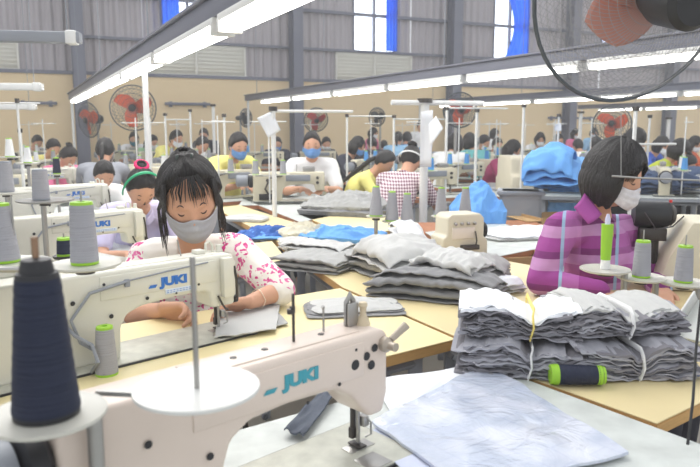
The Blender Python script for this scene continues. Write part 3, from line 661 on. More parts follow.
# cut panels on the seamstress's table
a_ = G(285, 330) ; z = .7555
flat_piece('grey cut panel being sewn under the needle of the seamstress\'s machine', [G(214, 343), G(276, 334), G(281, 303), G(222, 312)], .7625, M_gcloth2, .003, .004, 4, rag=.01)
flat_piece('grey cut panel lying right of the sewing needle', [G(250, 336), G(288, 326), G(270, 306), G(240, 312)], .7568, M_gcloth, .003, .002, 5, rag=.008)
garment('stack of light grey cut panels on the right end of the seamstress\'s table', G(354, 309, .751), .34, .20, .03, R(8), 41, [M_gcloth3, M_gcloth3, M_gcloth2], .009, 7, 3)
# strip, papers and bag on the nearest table
flat_piece('dark grey-blue cloth strip lying behind the nearest machine', [G(284, 437), G(303, 443), G(335, 401), G(321, 397)], .7605, mat('strip_denim', (86, 92, 104), .9, var=.2, scale=90), .004, .01, 6, cat='cloth', name='cloth_strip')
fl = flat_piece
fl('white printed paper with curled edge left under the plastic bag', [G(381, 380), G(398, 408), G(492, 382), G(478, 366)], .7515, M_paper, .0012, .006, 8, 'paper', 'paper_sheet', 'papers beside the nearest machine')
fl('white paper lying half under the nearest machine needle side', [G(378, 392), G(396, 424), G(470, 410), G(440, 382)], .7535, M_paper, .0012, .004, 9, 'paper', 'paper_sheet', 'papers beside the nearest machine')
def bag_mat():
    m = bpy.data.materials.new('printed_paper_in_plastic'); m.use_nodes = True; nt = m.node_tree; b = nt.nodes['Principled BSDF']; b.inputs['Roughness'].default_value = .18
    b.inputs['Coat Weight'].default_value = .8; b.inputs['Coat Roughness'].default_value = .12
    tc = nt.nodes.new('ShaderNodeTexCoord'); n = nt.nodes.new('ShaderNodeTexNoise'); n.inputs['Scale'].default_value = 9; n.inputs['Detail'].default_value = 8
    br = nt.nodes.new('ShaderNodeTexBrick'); br.inputs['Scale'].default_value = 5; br.inputs['Color1'].default_value = (*lin((198, 204, 220)), 1); br.inputs['Color2'].default_value = (*lin((190, 197, 216)), 1); br.inputs['Mortar'].default_value = (*lin((182, 189, 212)), 1); br.inputs['Mortar Size'].default_value = .012
    mp = nt.nodes.new('ShaderNodeMapping'); mp.inputs['Rotation'].default_value = (0, 0, .9)
    nt.links.new(tc.outputs['Object'], mp.inputs[0]); nt.links.new(mp.outputs[0], br.inputs[0]); nt.links.new(tc.outputs['Object'], n.inputs['Vector'])
    mx = nt.nodes.new('ShaderNodeMix'); mx.data_type = 'RGBA'; mx.inputs[0].default_value = .5; rp = nt.nodes.new('ShaderNodeValToRGB'); rp.color_ramp.elements[0].position = .42; rp.color_ramp.elements[1].position = .62
    rp.color_ramp.elements[0].color = (*lin((178, 188, 206)), 1); rp.color_ramp.elements[1].color = (*lin((226, 228, 236)), 1)  # pale end of the ramp paints crumple highlights into the bag colour
    nt.links.new(n.outputs[0], rp.inputs[0]); nt.links.new(br.outputs[0], mx.inputs[6]); nt.links.new(rp.outputs[0], mx.inputs[7]); nt.links.new(mx.outputs[2], b.inputs['Base Color'])
    n2 = nt.nodes.new('ShaderNodeTexNoise'); n2.inputs['Scale'].default_value = 10; n2.inputs['Detail'].default_value = 3; n2.inputs['Distortion'].default_value = 2.5; bp = nt.nodes.new('ShaderNodeBump'); bp.inputs['Strength'].default_value = .45; bp.inputs['Distance'].default_value = .01
    nt.links.new(tc.outputs['Object'], n2.inputs['Vector']); nt.links.new(n2.outputs[0], bp.inputs['Height']); nt.links.new(bp.outputs[0], b.inputs['Normal']); nt.links.new(bp.outputs[0], b.inputs['Coat Normal']); return m
fl('white printed sheet showing below the left edge of the plastic bag', [G(366, 438), G(430, 500), G(560, 470), G(440, 384)], .7545, mat('bluish_paper', (206, 212, 232), .6), .001, .003, 31, 'paper', 'paper_sheet', 'papers beside the nearest machine')
fl('large clear plastic bag holding printed papers on the nearest table', [G(372, 428), G(470, 500), G(628, 459), G(486, 368)], .7565, bag_mat(), .006, .012, 12, 'plastic bag', 'document_bag', None, .008, 40)
# tray and cord at the right edge
r = thing('plastic_tray', 'translucent white plastic tray tilted at the right picture edge beside the bundles', 'tray', G(694, 344, .753), R(35))
M_clear = mat('frosted_plastic', (228, 232, 230), .3, trans=.35)
b = MB(); MM = RY(R(-38))
b.box((.06, 0, .02), (.16, .10, .004), .001, MM); b.box((.06, -.05, .035), (.16, .003, .03), .001, MM); b.box((.06, .05, .035), (.16, .003, .03), .001, MM); b.box((-.02, 0, .035), (.003, .10, .03), .001, MM); b.build('tray_body', M_clear, r)
b = MB(); b.box((.06, -.052, .052), (.165, .006, .006), .001, MM); b.box((.06, .052, .052), (.165, .006, .006), .001, MM); b.build('rim', M_wpaint, r)
b = MB(); b.box((.125, -.03, .057), (.03, .03, .012), .003, MM); b.build('clip', M_red, r)
pts = [D(705, 268, 1.45), D(700, 310, 1.42), D(696, 350, 1.38), D(693, 400, 1.30), D(687, 450, 1.22), D(684, 500, 1.2)]
b = MB(); b.tube(pts, .003, 8); tag(b.build('power_cord', M_cord), 'black cord hanging down at the right picture edge', 'cord')
b = MB(); q = [D(688, 352, 1.62), D(693, 356, 1.6), D(700, 360, 1.58), D(690, 366, 1.56), D(684, 360, 1.6)]; 
for p in q: p.z = .757
b.tube(q, .004, 6); tag(b.build('blue_string', M_bcloth2), 'blue string curling beside the lower right bundle', 'string')
# cables behind the short grey cone
for i, (pp, w) in enumerate((([(60, 320, 1.62), (75, 336, 1.6), (92, 345, 1.58), (98, 362, 1.56), (92, 376, 1.6)], .0045), ([(88, 330, 1.7), (96, 322, 1.7), (106, 324, 1.68), (110, 340, 1.64), (98, 372, 1.6)], .0035), ([(66, 348, 1.66), (84, 343, 1.64), (100, 350, 1.62), (104, 372, 1.58)], .003))):
    b = MB(); P3 = [D(*p) for p in pp]; P3[-1].z = .757; b.tube(P3, w, 7); tag(b.build('machine_cable', M_cord if i else M_grey), ('grey cable curling behind the short grey thread cone', 'black cable looping beside the short grey thread cone', 'thin black cable left of the short grey thread cone')[i], 'cable', 'cables behind the short grey cone')
# ------------------------------------------------------------------ people
def head_pt(d, off=0.0):
    x, y, z = d
    X, Y, Z = .0735 * x, .094 * y, .112 * z
    t = max(0.0, -z)
    X *= 1 - .30 * t ** 1.6
    if y > 0: Y *= 1 - .38 * t
    else: Y *= 1 - .10 * t ** 2
    if y < -.2:
        g = lambda a, b, s, u: math.exp(-((a - b) / s) ** 2 * 1.0) if u is None else math.exp(-((a - b) / s) ** 2 - (u) ** 2)
        f = ss(.2, .5, -y); dy = 0
        dy += .017 * g(X, 0, .011, (Z + .027) / .012) + .009 * g(X, 0, .008, (Z + .006) / .020)
        dy -= .008 * g(abs(X), .031, .014, (Z - .006) / .011)
        dy += .0055 * g(abs(X), .031, .0115, (Z - .001) / .0065)
        dy += .0035 * g(abs(X), .030, .018, (Z - .022) / .007)
        dy += .006 * g(X, 0, .019, (Z + .052) / .005) + .006 * g(X, 0, .016, (Z + .062) / .005)
        dy += .006 * g(X, 0, .02, (Z + .092) / .014) + .004 * g(abs(X), .042, .016, (Z + .025) / .018)
        Y -= f * dy
    n = Vector((x / .0735, y / .094, z / .112)).normalized()
    return Vector((X, Y, Z)) + n * off
def sphdir(az, el): return Vector((math.sin(az) * math.cos(el), -math.cos(az) * math.cos(el), math.sin(el)))   # az 0 = front
def head_shell(nu, nv, off):
    b = MB(); vs = []
    for j in range(1, nv):
        for i in range(nu):
            d = sphdir(2 * PI * i / nu, -PI / 2 + PI * j / nv); vs.append(head_pt(d, off(d) if callable(off) else off))
    lo, hi = Vector((0, 0, -1)), Vector((0, 0, 1)); vs.append(head_pt(lo, off(lo) if callable(off) else off)); vs.append(head_pt(hi, off(hi) if callable(off) else off))
    fs = []; m = nv - 1
    for j in range(m - 1):
        for i in range(nu): fs.append((j * nu + i, j * nu + (i + 1) % nu, (j + 1) * nu + (i + 1) % nu, (j + 1) * nu + i))
    for i in range(nu): fs.append((i, len(vs) - 2, (i + 1) % nu)); fs.append(((m - 1) * nu + i, (m - 1) * nu + (i + 1) % nu, len(vs) - 1))
    return vs, fs
def capsule(b, p0, p1, r0, r1, n=14):
    p0, p1 = Vector(p0), Vector(p1); d = p1 - p0; k = 5; L = d.length; 
    if L < 1e-6: b.ball(p0, r0, n); return
    pts, rs = [], []; dn = d.normalized()
    for i in range(k): a = -PI / 2 + PI / 2 * (i + .15) / k; pts.append(p0 + dn * math.sin(a) * r0); rs.append(r0 * math.cos(a))
    for i in range(5): t = i / 4; pts.append(p0 + d * t); rs.append(r0 + (r1 - r0) * t)
    for i in range(k): a = PI / 2 * (i + .85) / k; pts.append(p1 + dn * math.sin(a) * r1); rs.append(r1 * math.cos(a))
    b.tube(pts, rs, n)
def hand(b, wrist, fdir, palm_n, side, curl=.5, s=1.0):
    """palm, four fingers and a thumb; fdir = along the fingers, palm_n = out of the palm, side = toward the thumb"""
    f = Vector(fdir).normalized(); nrm = Vector(palm_n); nrm = (nrm - f * nrm.dot(f)).normalized(); sd = f.cross(nrm).normalized() * side
    w = Vector(wrist); P = lambda a, c, e: w + f * a * s + sd * c * s + nrm * e * s
    for c in (-.026, -.009, .009, .026): capsule(b, P(0.01, c * .6, 0), P(.075, c, 0), .015 * s, .0115 * s, 10)
    for c, L, spl in ((-.030, .060, -.10), (-.010, .074, -.03), (.011, .080, .03), (.031, .072, .10)):
        p = P(.078, c, 0); a = 0; d = (f + sd * spl).normalized()
        for k, (fr, rr) in enumerate(((.44, .0092), (.31, .0084), (.25, .0074))):
            a += curl * (.55 if k == 0 else .75); dd = d * math.cos(a) + nrm * math.sin(a); q = p + dd * L * fr * s; capsule(b, p, q, rr * s, rr * .9 * s, 9); p = q
    p = P(.022, .026, .004); q = p + (f * .55 + sd * .7 + nrm * .35).normalized() * .036 * s; capsule(b, p, q, .0125 * s, .0105 * s, 10); q2 = q + (f * .85 + sd * .15 + nrm * .5).normalized() * .030 * s; capsule(b, q, q2, .010 * s, .0085 * s, 10)
    q3 = q2 + (f * .9 - sd * .1 + nrm * .4).normalized() * .022 * s; capsule(b, q2, q3, .0085 * s, .0075 * s, 10)
def person_parts(root, J, HM, st, vox=.012, headn=(40, 30), skin=None, hair=None, shirt=None, maskm=None, pants=None, style='short', mask=True, sleeve=.75, eyes='down', hands=None, bang=False, collar=None, female=True, bulk=1.0, seed=1, curl=.5):
    """J joints in root space; HM head placement; every piece is parented to root"""
    k = bulk; b = MB()
    # ---- body (one skin)
    sh = (J['sl'] + J['sr']) / 2; up = (sh - J['waist']).normalized(); ax = (J['sl'] - J['sr']).normalized(); fw = ax.cross(up).normalized()
    B3 = Matrix((ax, fw, up)).transposed().to_4x4()
    def torso(b, o=0.0):
        b.ball(J['pelvis'], (.165 * k + o, .115 * k + o, .11 + o), 20, B3); b.ball(J['waist'], (.125 * k + o, .09 * k + o, .13 + o), 20, B3)
        b.ball(J['chest'], (.150 * k + o, .102 * k + o, .155 + o), 20, B3); capsule(b, J['sl'] * .8 + sh * .2, J['sr'] * .8 + sh * .2, .058 * k + o, .058 * k + o)
        capsule(b, J['pelvis'], J['chest'], .115 * k + o, .115 * k + o)
        if female:
            c = J['chest'] - fw * 0 ; 
            for s_ in (-1, 1): b.ball(J['chest'] + ax * .06 * s_ - fw * -.0 + fw * (st['front'] * .072) + up * -.01, .052 + o, 14)
    torso(b)
    capsule(b, sh + up * .0, J['neck'], .062 * k, .048); capsule(b, J['neck'], HM @ Vector((0, .014, -.05)), .050, .047)
    for q, e, w in (('sl', 'el', 'wl'), ('sr', 'er', 'wr')):
        capsule(b, J[q], J[e], .047 * k, .036 * k); capsule(b, J[e], J[w], .037 * k, .024)
    for q, kn, an, to in (('hl', 'kl', 'al', 'tl'), ('hr', 'kr', 'ar', 'tr')):
        capsule(b, J[q], J[kn], .078 * k, .055); capsule(b, J[kn], J[an], .055, .036); capsule(b, J[an] - Vector((0, 0, .03)), J[to], .036, .028)
    for q, w in (('hndl', 'wl'), ('hndr', 'wr')):
        h = (hands or {}).get(q)
        if h: hand(b, J[w], *h)
        else:
            f = (J[w] - J['el' if q == 'hndl' else 'er']).normalized(); hand(b, J[w], f - Vector((0, 0, .25)), (0, 0, -1), 1 if q == 'hndl' else -1, curl)
    vs, fs = head_shell(headn[0], headn[1], 0.0); b.add([HM @ v for v in vs], fs)
    for s_ in (-1, 1):
        b.ball(HM @ Vector((.071 * s_, .008, -.006)), (.007, .016, .028), 10, HM.to_3x3().to_4x4().normalized())
    sk = skin or M_skin
    me = evalmesh(b, [('REMESH', dict(mode='VOXEL', voxel_size=vox)), ('SMOOTH', dict(factor=.5, iterations=2))], 'body'); mkobj('body', me, sk, root)
    # ---- shirt
    if shirt:
        b = MB(); torso(b, .012)
        for q, e, w in (('sl', 'el', 'wl'), ('sr', 'er', 'wr')):
            if sleeve <= 1: capsule(b, J[q], J[q].lerp(J[e], sleeve), .062 * k, .054 * k)
            else: capsule(b, J[q], J[e], .062 * k, .052 * k); capsule(b, J[e], J[e].lerp(J[w], sleeve - 1), .050 * k, .040 * k)
        me = evalmesh(b, [('REMESH', dict(mode='VOXEL', voxel_size=vox)), ('SMOOTH', dict(factor=.5, iterations=6))], 'shirt')
        npos = J['neck']; NN = [v.normal.copy() for v in me.vertices]; CO = [v.co.copy() for v in me.vertices]
        class _v: pass
        out_ = []
        for n, c0 in zip(NN, CO):
            v = _v(); v.co = c0; out_.append(v); v.co += n * .007 * (fold(v.co.x + v.co.y, v.co.z, 7, seed) - .3)
            dd = (v.co - npos).length                      # open the neckline: pull cloth inside the neck
            vf = (v.co - npos - fw * st['front'] * .03)
            if st.get('vneck') and dd < .16 and abs((v.co - npos).dot(ax)) < .042 * max(0, 1 + (v.co - npos).dot(up) / st['vneck']) and (v.co - npos).dot(fw * st['front']) > 0: v.co -= n * .022
        me.vertices.foreach_set('co', [x for v in out_ for x in v.co]); me.update()
        shirt_o = mkobj('shirt', me, shirt, root)
        cm = collar or shirt; b = MB(); base = J['neck'] - up * .028
        cc = []
        for s_ in (-1, 1):
            def cf(u, v, s_=s_):
                a = (.12 + .88 * u) * PI * s_; rr = .058 + .020 * v + .012 * (1 - u); 
                p = base + ax * math.sin(a) * rr + fw * st['front'] * math.cos(a) * rr * 1.0 + up * ((.022 * (1 - v) - .006) - .045 * (1 - u) ** 1.5 - .02 * v * (1 - u)); return p
            b.grid(20, 5, cf)
        o = b.build('collar', cm, shirt_o, 180); m_ = o.modifiers.new('thickness', 'SOLIDIFY'); m_.thickness = .004
    # ---- trousers
    b = MB(); b.ball(J['pelvis'], (.172 * k, .122 * k, .115), 18, B3)
    for q, kn, an in (('hl', 'kl', 'al'), ('hr', 'kr', 'ar')): capsule(b, J[q], J[kn], .086 * k, .064); capsule(b, J[kn], J[an], .066, .055)
    mkobj('trousers', evalmesh(b, [('REMESH', dict(mode='VOXEL', voxel_size=max(vox, .012))), ('SMOOTH', dict(factor=.5, iterations=4))], 'trousers'), pants or mat('dark_trousers', (44, 44, 54), .8), root)
    # ---- hair
    hm = hair or M_hair; vol = st.get('vol', .016)
    def hoff(d):
        az = abs(math.atan2(d.x, -d.y)); el = d.z
        lim = st.get('line', .60) - .22 * ss(.1, 1.0, az) - .50 * ss(.9, 1.45, az) - .55 * ss(1.5, 2.2, az)
        if style in ('bob',): lim = .52 - .30 * ss(.2, .8, az) - .75 * ss(.75, 1.3, az) - .3 * ss(1.3, 2.0, az)
        m = ss(-.05, .13, el - lim)
        tex = .0030 * noise.noise(Vector((az * 16, el * 1.2, seed))) + .0018 * math.sin(az * 46 + el * 2 + 2 * noise.noise(Vector((az * 3, el, 1))))
        return -.006 + m * (vol + .006 + .006 * ss(.3, 1, el) + tex)
    vs, fs = head_shell(96 if headn[0] > 60 else 40, 60 if headn[0] > 60 else 26, hoff); b = MB(); b.add([HM @ v for v in vs], fs)
    rnd = random.Random(seed)
    H = lambda x, y, z: HM @ Vector((x, y, z))
    if style == 'bob':
        def cur(u, v):
            a = (.27 + .73 * abs(u * 2 - 1)) if False else None
            az = (-1 + 2 * u) * (PI - .85) + PI   # around the back, leaving the face open
            th = az; rr = .083 + .012 * math.sin(PI * min(1, v * 1.1)) + .001 * math.sin(th * 40) - .020 * v ** 2.5
            z = .03 - .135 * v - .004 * math.sin(th * 17); return H(math.sin(th) * rr * 1.08, -math.cos(th) * rr * 1.18 + .006, z)
        c = MB(); c.grid(90, 16, cur); o = c.build('hair_curtain', hm, root, 180); m_ = o.modifiers.new('thickness', 'SOLIDIFY'); m_.thickness = .012; m_.offset = -1
        for q in range(26):                               # side fringe
            s_ = -1 if q % 2 else 1; a = s_ * (.35 + .035 * q); d0 = sphdir(a * .6, .95); d1 = sphdir(a * 1.05, .45); d2 = sphdir(a * 1.15 + s_ * .12, .05)
            b.tube([HM @ head_pt(d0, vol), HM @ head_pt(d1, vol * .9), HM @ head_pt(d2, .010)], [.007, .007, .002], 6, flat=.5)
    if style in ('pony', 'lowpony', 'braid'):
        L = st.get('pony', [(0, .095, .04), (0, .14, -.02), (0, .15, -.12), (0, .13, -.22)])
        pts = [H(*p) for p in L[:1]] + [H(*p) for p in L[1:]]; n = len(pts); b.tube(pts, [.022 + .008 * math.sin(PI * i / (n - 1)) - .012 * i / (n - 1) for i in range(n)], 10)
    if style == 'bun':
        q = st.get('bun', (0, .06, .105)); 
        for a in range(14):
            t = 2 * PI * a / 14; b.tube([H(q[0] + .012 * math.cos(t), q[1] + .012 * math.sin(t), q[2] - .015), H(q[0] + .030 * math.cos(t), q[1] + .028 * math.sin(t), q[2] + .010), H(q[0] + .018 * math.cos(t + .6), q[1] + .018 * math.sin(t + .6), q[2] + .024)], [.009, .012, .006], 6)
        b.ball(H(*q), (.028, .026, .022), 12)
    if bang:
        for q in range(24):
            a = rnd.uniform(-.72, .72); a2 = a * 1.1 + rnd.uniform(-.06, .06); e2 = rnd.uniform(.20, .52) - .16 * ss(.4, .7, abs(a)); d0 = sphdir(a * .75, 1.0); d1 = sphdir(a, .62); d2 = sphdir(a2, .42); d3 = sphdir(a2 * 1.03, e2)
            b.tube([HM @ head_pt(d0, vol * .9), HM @ head_pt(d1, vol * .75), HM @ head_pt(d2, .006), HM @ head_pt(d3, .0035)], [.0045, .0042, .0022, .0005], 5, flat=.5)
        for s_ in (-1, 1):
            for q in range(9):
                a = s_ * (1.0 + q * .035); xx = s_ * (.074 + .002 * q + rnd.uniform(-.002, .004)); yy = -.030 + .006 * q
                b.tube([HM @ head_pt(sphdir(a, .7), vol), HM @ head_pt(sphdir(a, .25), .010), H(xx, yy, -.03), H(xx + s_ * rnd.uniform(-.004, .01), yy - .006, -.085), H(xx + s_ * rnd.uniform(-.006, .016), yy - .012, -.13 - rnd.uniform(0, .05))], [.006, .0045, .003, .0022, .0006], 5)
    b.build('hair', hm, root, 180)
    # ---- face details
    lash = mat('lash_dark', (40, 30, 30), .6)
    for s_ in (-1, 1):
        b = MB(); pts = []
        for q in range(7):
            t = q / 6 - .5; pts.append(HM @ head_pt(Vector((s_ * (.42 + t * .30), -.86, .215 - .22 * t * t + (.06 if female else .04))).normalized(), .0015))
        b.tube(pts, [.0006, .0016, .002, .002, .002, .0014, .0006], 5); b.build('eyebrow', hm, root, 180)
        b = MB(); pts = []
        for q in range(7):
            t = q / 6 - .5; pts.append(HM @ head_pt(Vector((s_ * (.42 + t * .27), -.89, -.012 + .16 * t * t * (1 if eyes == 'down' else -1) + (.0 if eyes == 'down' else .05))).normalized(), .0012))
        b.tube(pts, [.0008, .0018, .0023, .0024, .0022, .0016, .0008], 5)
        b.build('eyelashes', lash, root, 180)
        if eyes == 'open':
            p = head_pt(Vector((s_ * .42, -.9, .01)).normalized(), -.0075)
            b = MB(); b.ball(HM @ p, .0105, 12); eb_ = b.build('eyeball', mat('eye_white', (226, 220, 214), .3), root, 180)
            b = MB(); b.ball(HM @ (p + Vector((0, -.0065, -.0008))), (.0048, .0048, .0048), 10); b.build('iris', lash, eb_, 180)
    if mask:
        b = MB()
        def mf(u, v):
            a = (u * 2 - 1); az = a * 1.22; z = -.100 + v * (.074 + .014 * math.exp(-(a / .25) ** 2)) * 1.0; z = z * (1 - .25 * a * a) - .010 * a * a + (.018 * a * a)
            rx, ry = .0735 * (1 - .22 * min(1, max(0, -z / .112)) ** 1.6) + .006, .094 + .010; bul = .010 * math.exp(-(a / .5) ** 2) * math.sin(PI * min(1, v * 1.05)) + .0012 * math.sin(v * 22) - .010 * ss(.75, 1, 1 - v) * 1.0
            return HM @ Vector((math.sin(az) * rx, -math.cos(az) * (ry + bul), z + .003))
        b.grid(34, 22, mf); o = mask_o = b.build('face_mask', maskm, root, 180); m_ = o.modifiers.new('thickness', 'SOLIDIFY'); m_.thickness = .0025
        for s_ in (-1, 1):
            b = MB(); e0, e1 = (Vector(head_pt(sphdir(1.15 * s_, -.12), .006)), Vector(head_pt(sphdir(1.15 * s_, -.7), .004)))
            b.tube([HM @ e0, H(.080 * s_, -.01, .012), H(.078 * s_, .022, .004), H(.076 * s_, .015, -.03), HM @ e1], .0013, 5, False); b.build('ear_loop', maskm, mask_o, 180)
def default_joints(pose='seated', lean=0.0, arms='work'):
    V = Vector
    if pose == 'seated':
        J = dict(pelvis=V((0, .16, .52)), waist=V((0, .14, .70)), chest=V((0, .07 - lean * .3, .90)), neck=V((0, .00 - lean, 1.06)), sl=V((.165, .03 - lean * .7, 1.0)), sr=V((-.165, .03 - lean * .7, 1.0)),
                 el=V((.225, -.10 - lean, .79)), er=V((-.225, -.10 - lean, .79)), wl=V((.10, -.30 - lean, .83)), wr=V((-.10, -.30 - lean, .83)),
                 hl=V((.09, .14, .50)), hr=V((-.09, .14, .50)), kl=V((.12, -.28, .50)), kr=V((-.12, -.28, .50)), al=V((.12, -.26, .10)), ar=V((-.12, -.26, .10)), tl=V((.12, -.40, .035)), tr=V((-.12, -.40, .035)))
        hc = V((0, -.05 - lean * 1.25, 1.175 - lean * .15))
    else:
        J = dict(pelvis=V((0, .02, .86)), waist=V((0, .02, 1.02)), chest=V((0, 0, 1.18)), neck=V((0, -.01, 1.345)), sl=V((.17, 0, 1.28)), sr=V((-.17, 0, 1.28)), el=V((.22, -.02, 1.02)), er=V((-.22, -.02, 1.02)),
                 wl=V((.15, -.20, .96)), wr=V((-.15, -.20, .96)), hl=V((.09, .02, .82)), hr=V((-.09, .02, .82)), kl=V((.10, 0, .46)), kr=V((-.10, 0, .46)), al=V((.10, .02, .09)), ar=V((-.10, .02, .09)), tl=V((.11, -.12, .035)), tr=V((-.11, -.12, .035)))
        hc = V((0, -.03, 1.46))
    return J, hc
# special shirt cloths
def node_mat(name, fn, rough=.8):
    m = bpy.data.materials.new(name); m.use_nodes = True; nt = m.node_tree; b = nt.nodes['Principled BSDF']; b.inputs['Roughness'].default_value = rough; fn(nt, b); return m
def _n(nt, t, **k):
    x = nt.nodes.new(t)
    for a, v in k.items(): setattr(x, a, v)
    return x
def math_n(nt, op, a, b=None):
    x = _n(nt, 'ShaderNodeMath', operation=op)
    for i, q in enumerate((a, b)):
        if q is None: continue
        if isinstance(q, (int, float)): x.inputs[i].default_value = q
        else: nt.links.new(q, x.inputs[i])
    return x.outputs[0]
def mix_n(nt, f, a, b):
    x = _n(nt, 'ShaderNodeMix', data_type='RGBA'); 
    if isinstance(f, (int, float)): x.inputs[0].default_value = f
    else: nt.links.new(f, x.inputs[0])
    for i, q in ((6, a), (7, b)):
        if isinstance(q, tuple): x.inputs[i].default_value = (*lin(q), 1)
        else: nt.links.new(q, x.inputs[i])
    return x.outputs[2]
def floral(nt, b):
    tc = _n(nt, 'ShaderNodeTexCoord'); v = _n(nt, 'ShaderNodeTexVoronoi'); v.inputs['Scale'].default_value = 46; v2 = _n(nt, 'ShaderNodeTexNoise'); v2.inputs['Scale'].default_value = 10; v2.inputs['Detail'].default_value = 1
    w = _n(nt, 'ShaderNodeTexNoise'); w.inputs['Scale'].default_value = 30; ad = _n(nt, 'ShaderNodeMix', data_type='RGBA'); ad.inputs[0].default_value = .06; nt.links.new(tc.outputs['Object'], w.inputs['Vector']); nt.links.new(tc.outputs['Object'], ad.inputs[6]); nt.links.new(w.outputs['Color'], ad.inputs[7])
    nt.links.new(ad.outputs[2], v.inputs['Vector']); nt.links.new(tc.outputs['Object'], v2.inputs['Vector'])
    pet = math_n(nt, 'LESS_THAN', v.outputs['Distance'], .42); reg = math_n(nt, 'GREATER_THAN', v2.outputs['Fac'], .50); sep = _n(nt, 'ShaderNodeSeparateXYZ'); nt.links.new(tc.outputs['Object'], sep.inputs[0])
    side = math_n(nt, 'GREATER_THAN', math_n(nt, 'ABSOLUTE', sep.outputs[0]), .125); low = math_n(nt, 'LESS_THAN', sep.outputs[2], .88); rg = math_n(nt, 'MAXIMUM', side, low)
    f = math_n(nt, 'MULTIPLY', math_n(nt, 'MULTIPLY', pet, reg), rg); vc = _n(nt, 'ShaderNodeSeparateColor'); nt.links.new(v.outputs['Color'], vc.inputs[0])
    pk = mix_n(nt, vc.outputs[0], (206, 52, 128), (226, 120, 170)); c = mix_n(nt, f, (236, 230, 222), pk); nt.links.new(c, b.inputs['Base Color'])
def plaid(nt, b):
    tc = _n(nt, 'ShaderNodeTexCoord'); sep = _n(nt, 'ShaderNodeSeparateXYZ'); nt.links.new(tc.outputs['Object'], sep.inputs[0])
    zf = math_n(nt, 'FRACT', math_n(nt, 'MULTIPLY', sep.outputs[2], 9.0)); x = math_n(nt, 'ADD', sep.outputs[0], math_n(nt, 'MULTIPLY', sep.outputs[1], -.35)); xf = math_n(nt, 'FRACT', math_n(nt, 'ADD', math_n(nt, 'MULTIPLY', x, 5.0), .42))
    light = math_n(nt, 'GREATER_THAN', zf, .64); dk = math_n(nt, 'LESS_THAN', zf, .22); vx = math_n(nt, 'GREATER_THAN', xf, .70); blue = math_n(nt, 'MULTIPLY', math_n(nt, 'GREATER_THAN', xf, .64), math_n(nt, 'LESS_THAN', xf, .70))
    c = mix_n(nt, light, (148, 58, 136), (186, 134, 180)); c = mix_n(nt, math_n(nt, 'MULTIPLY', dk, .7), c, (104, 34, 96)); c = mix_n(nt, math_n(nt, 'MULTIPLY', vx, .35), c, (204, 130, 196)); c = mix_n(nt, math_n(nt, 'MULTIPLY', blue, .8), c, (150, 190, 214)); nt.links.new(c, b.inputs['Base Color'])
def check(nt, b):
    tc = _n(nt, 'ShaderNodeTexCoord'); sep = _n(nt, 'ShaderNodeSeparateXYZ'); nt.links.new(tc.outputs['Object'], sep.inputs[0])
    f = lambda o: math_n(nt, 'LESS_THAN', math_n(nt, 'FRACT', math_n(nt, 'MULTIPLY', o, 42)), .5)
    a, c_, = f(math_n(nt, 'ADD', sep.outputs[0], math_n(nt, 'MULTIPLY', sep.outputs[1], .6))), f(sep.outputs[2]); s = math_n(nt, 'MULTIPLY', math_n(nt, 'ADD', a, c_), .5)
    nt.links.new(mix_n(nt, s, (240, 226, 228), (112, 60, 84)), b.inputs['Base Color'])
M_floral = node_mat('floral_blouse', floral); M_plaid = node_mat('purple_plaid', plaid); M_check = node_mat('pink_check', check)
M_maskg = mat('grey_mask_cloth', (168, 168, 174), .85, var=.06, scale=120, bump=.1); M_maskb = mat('blue_mask_cloth', (104, 148, 204), .85, var=.08, scale=90); M_maskw = mat('pale_patterned_mask', (216, 214, 220), .85, var=.25, scale=60)
V = Vector
# ---- the seamstress in front
base = D(190, 300, 2.42); base.z = 0
wr_ = lambda px, py, Y: D(px, py, Y) - base
J = dict(pelvis=V((0.02, .18, .52)), waist=V((0.01, .13, .68)), chest=wr_(192, 292, 2.42), neck=wr_(192, 243, 2.33), sl=wr_(239, 252, 2.36), sr=wr_(146, 258, 2.36), el=wr_(279, 291, 2.24), er=wr_(124, 315, 2.22), wl=wr_(250, 302, 2.13), wr=wr_(162, 310, 2.09),
         hl=V((.10, .16, .50)), hr=V((-.08, .16, .50)), kl=V((.13, -.26, .50)), kr=V((-.11, -.26, .50)), al=V((.13, -.24, .10)), ar=V((-.11, -.24, .10)), tl=V((.13, -.38, .035)), tr=V((-.11, -.38, .035)))
HM = T(wr_(190, 199, 2.22)) @ RY(R(-6)) @ RZ(R(15)) @ RX(R(26)) @ Matrix.Diagonal((1.13, 1.12, 1.10, 1))
seam = thing('person', 'seamstress in white floral blouse and grey face mask, head bowed over the front machine', 'person', base)
person_parts(seam, J, HM, dict(front=1, line=.86, vneck=.24, vol=.024, bun=(0, .05, .112)), vox=.0048, headn=(90, 66), skin=M_skin, shirt=M_floral, maskm=M_maskg, style='bun', mask=True, sleeve=1.0, bang=True, collar=mat('cream_collar', (232, 226, 214), .8), seed=3,
             hands=dict(hndl=((-.80, -.55, .02), (.1, -.55, -.8), -1, .75, 1.05), hndr=((.92, -.35, .04), (.1, -.85, -.55), 1, 1.0, 1.14)))
b = MB(); w_ = J['el'].lerp(J['wl'], .72); dd = (J['wl'] - J['el']).normalized(); q = dd.to_track_quat('Z', 'Y').to_matrix().to_4x4()
b.tube([T(w_) @ q @ V((.0315 * math.cos(t * PI / 8), .0315 * math.sin(t * PI / 8), .004 * math.sin(t))) for t in range(17)], .0014, 6, False); b.build('bracelet', mat('pale_bracelet', (232, 214, 190), .4), seam)
b = MB(); 
for s_ in (-1, 1): b.box(HM @ V((.02 * s_, .0, .142)), (.007, .02, .014), .002)
b.build('hair_clip', mat('dark_clip', (60, 70, 66), .3), seam)
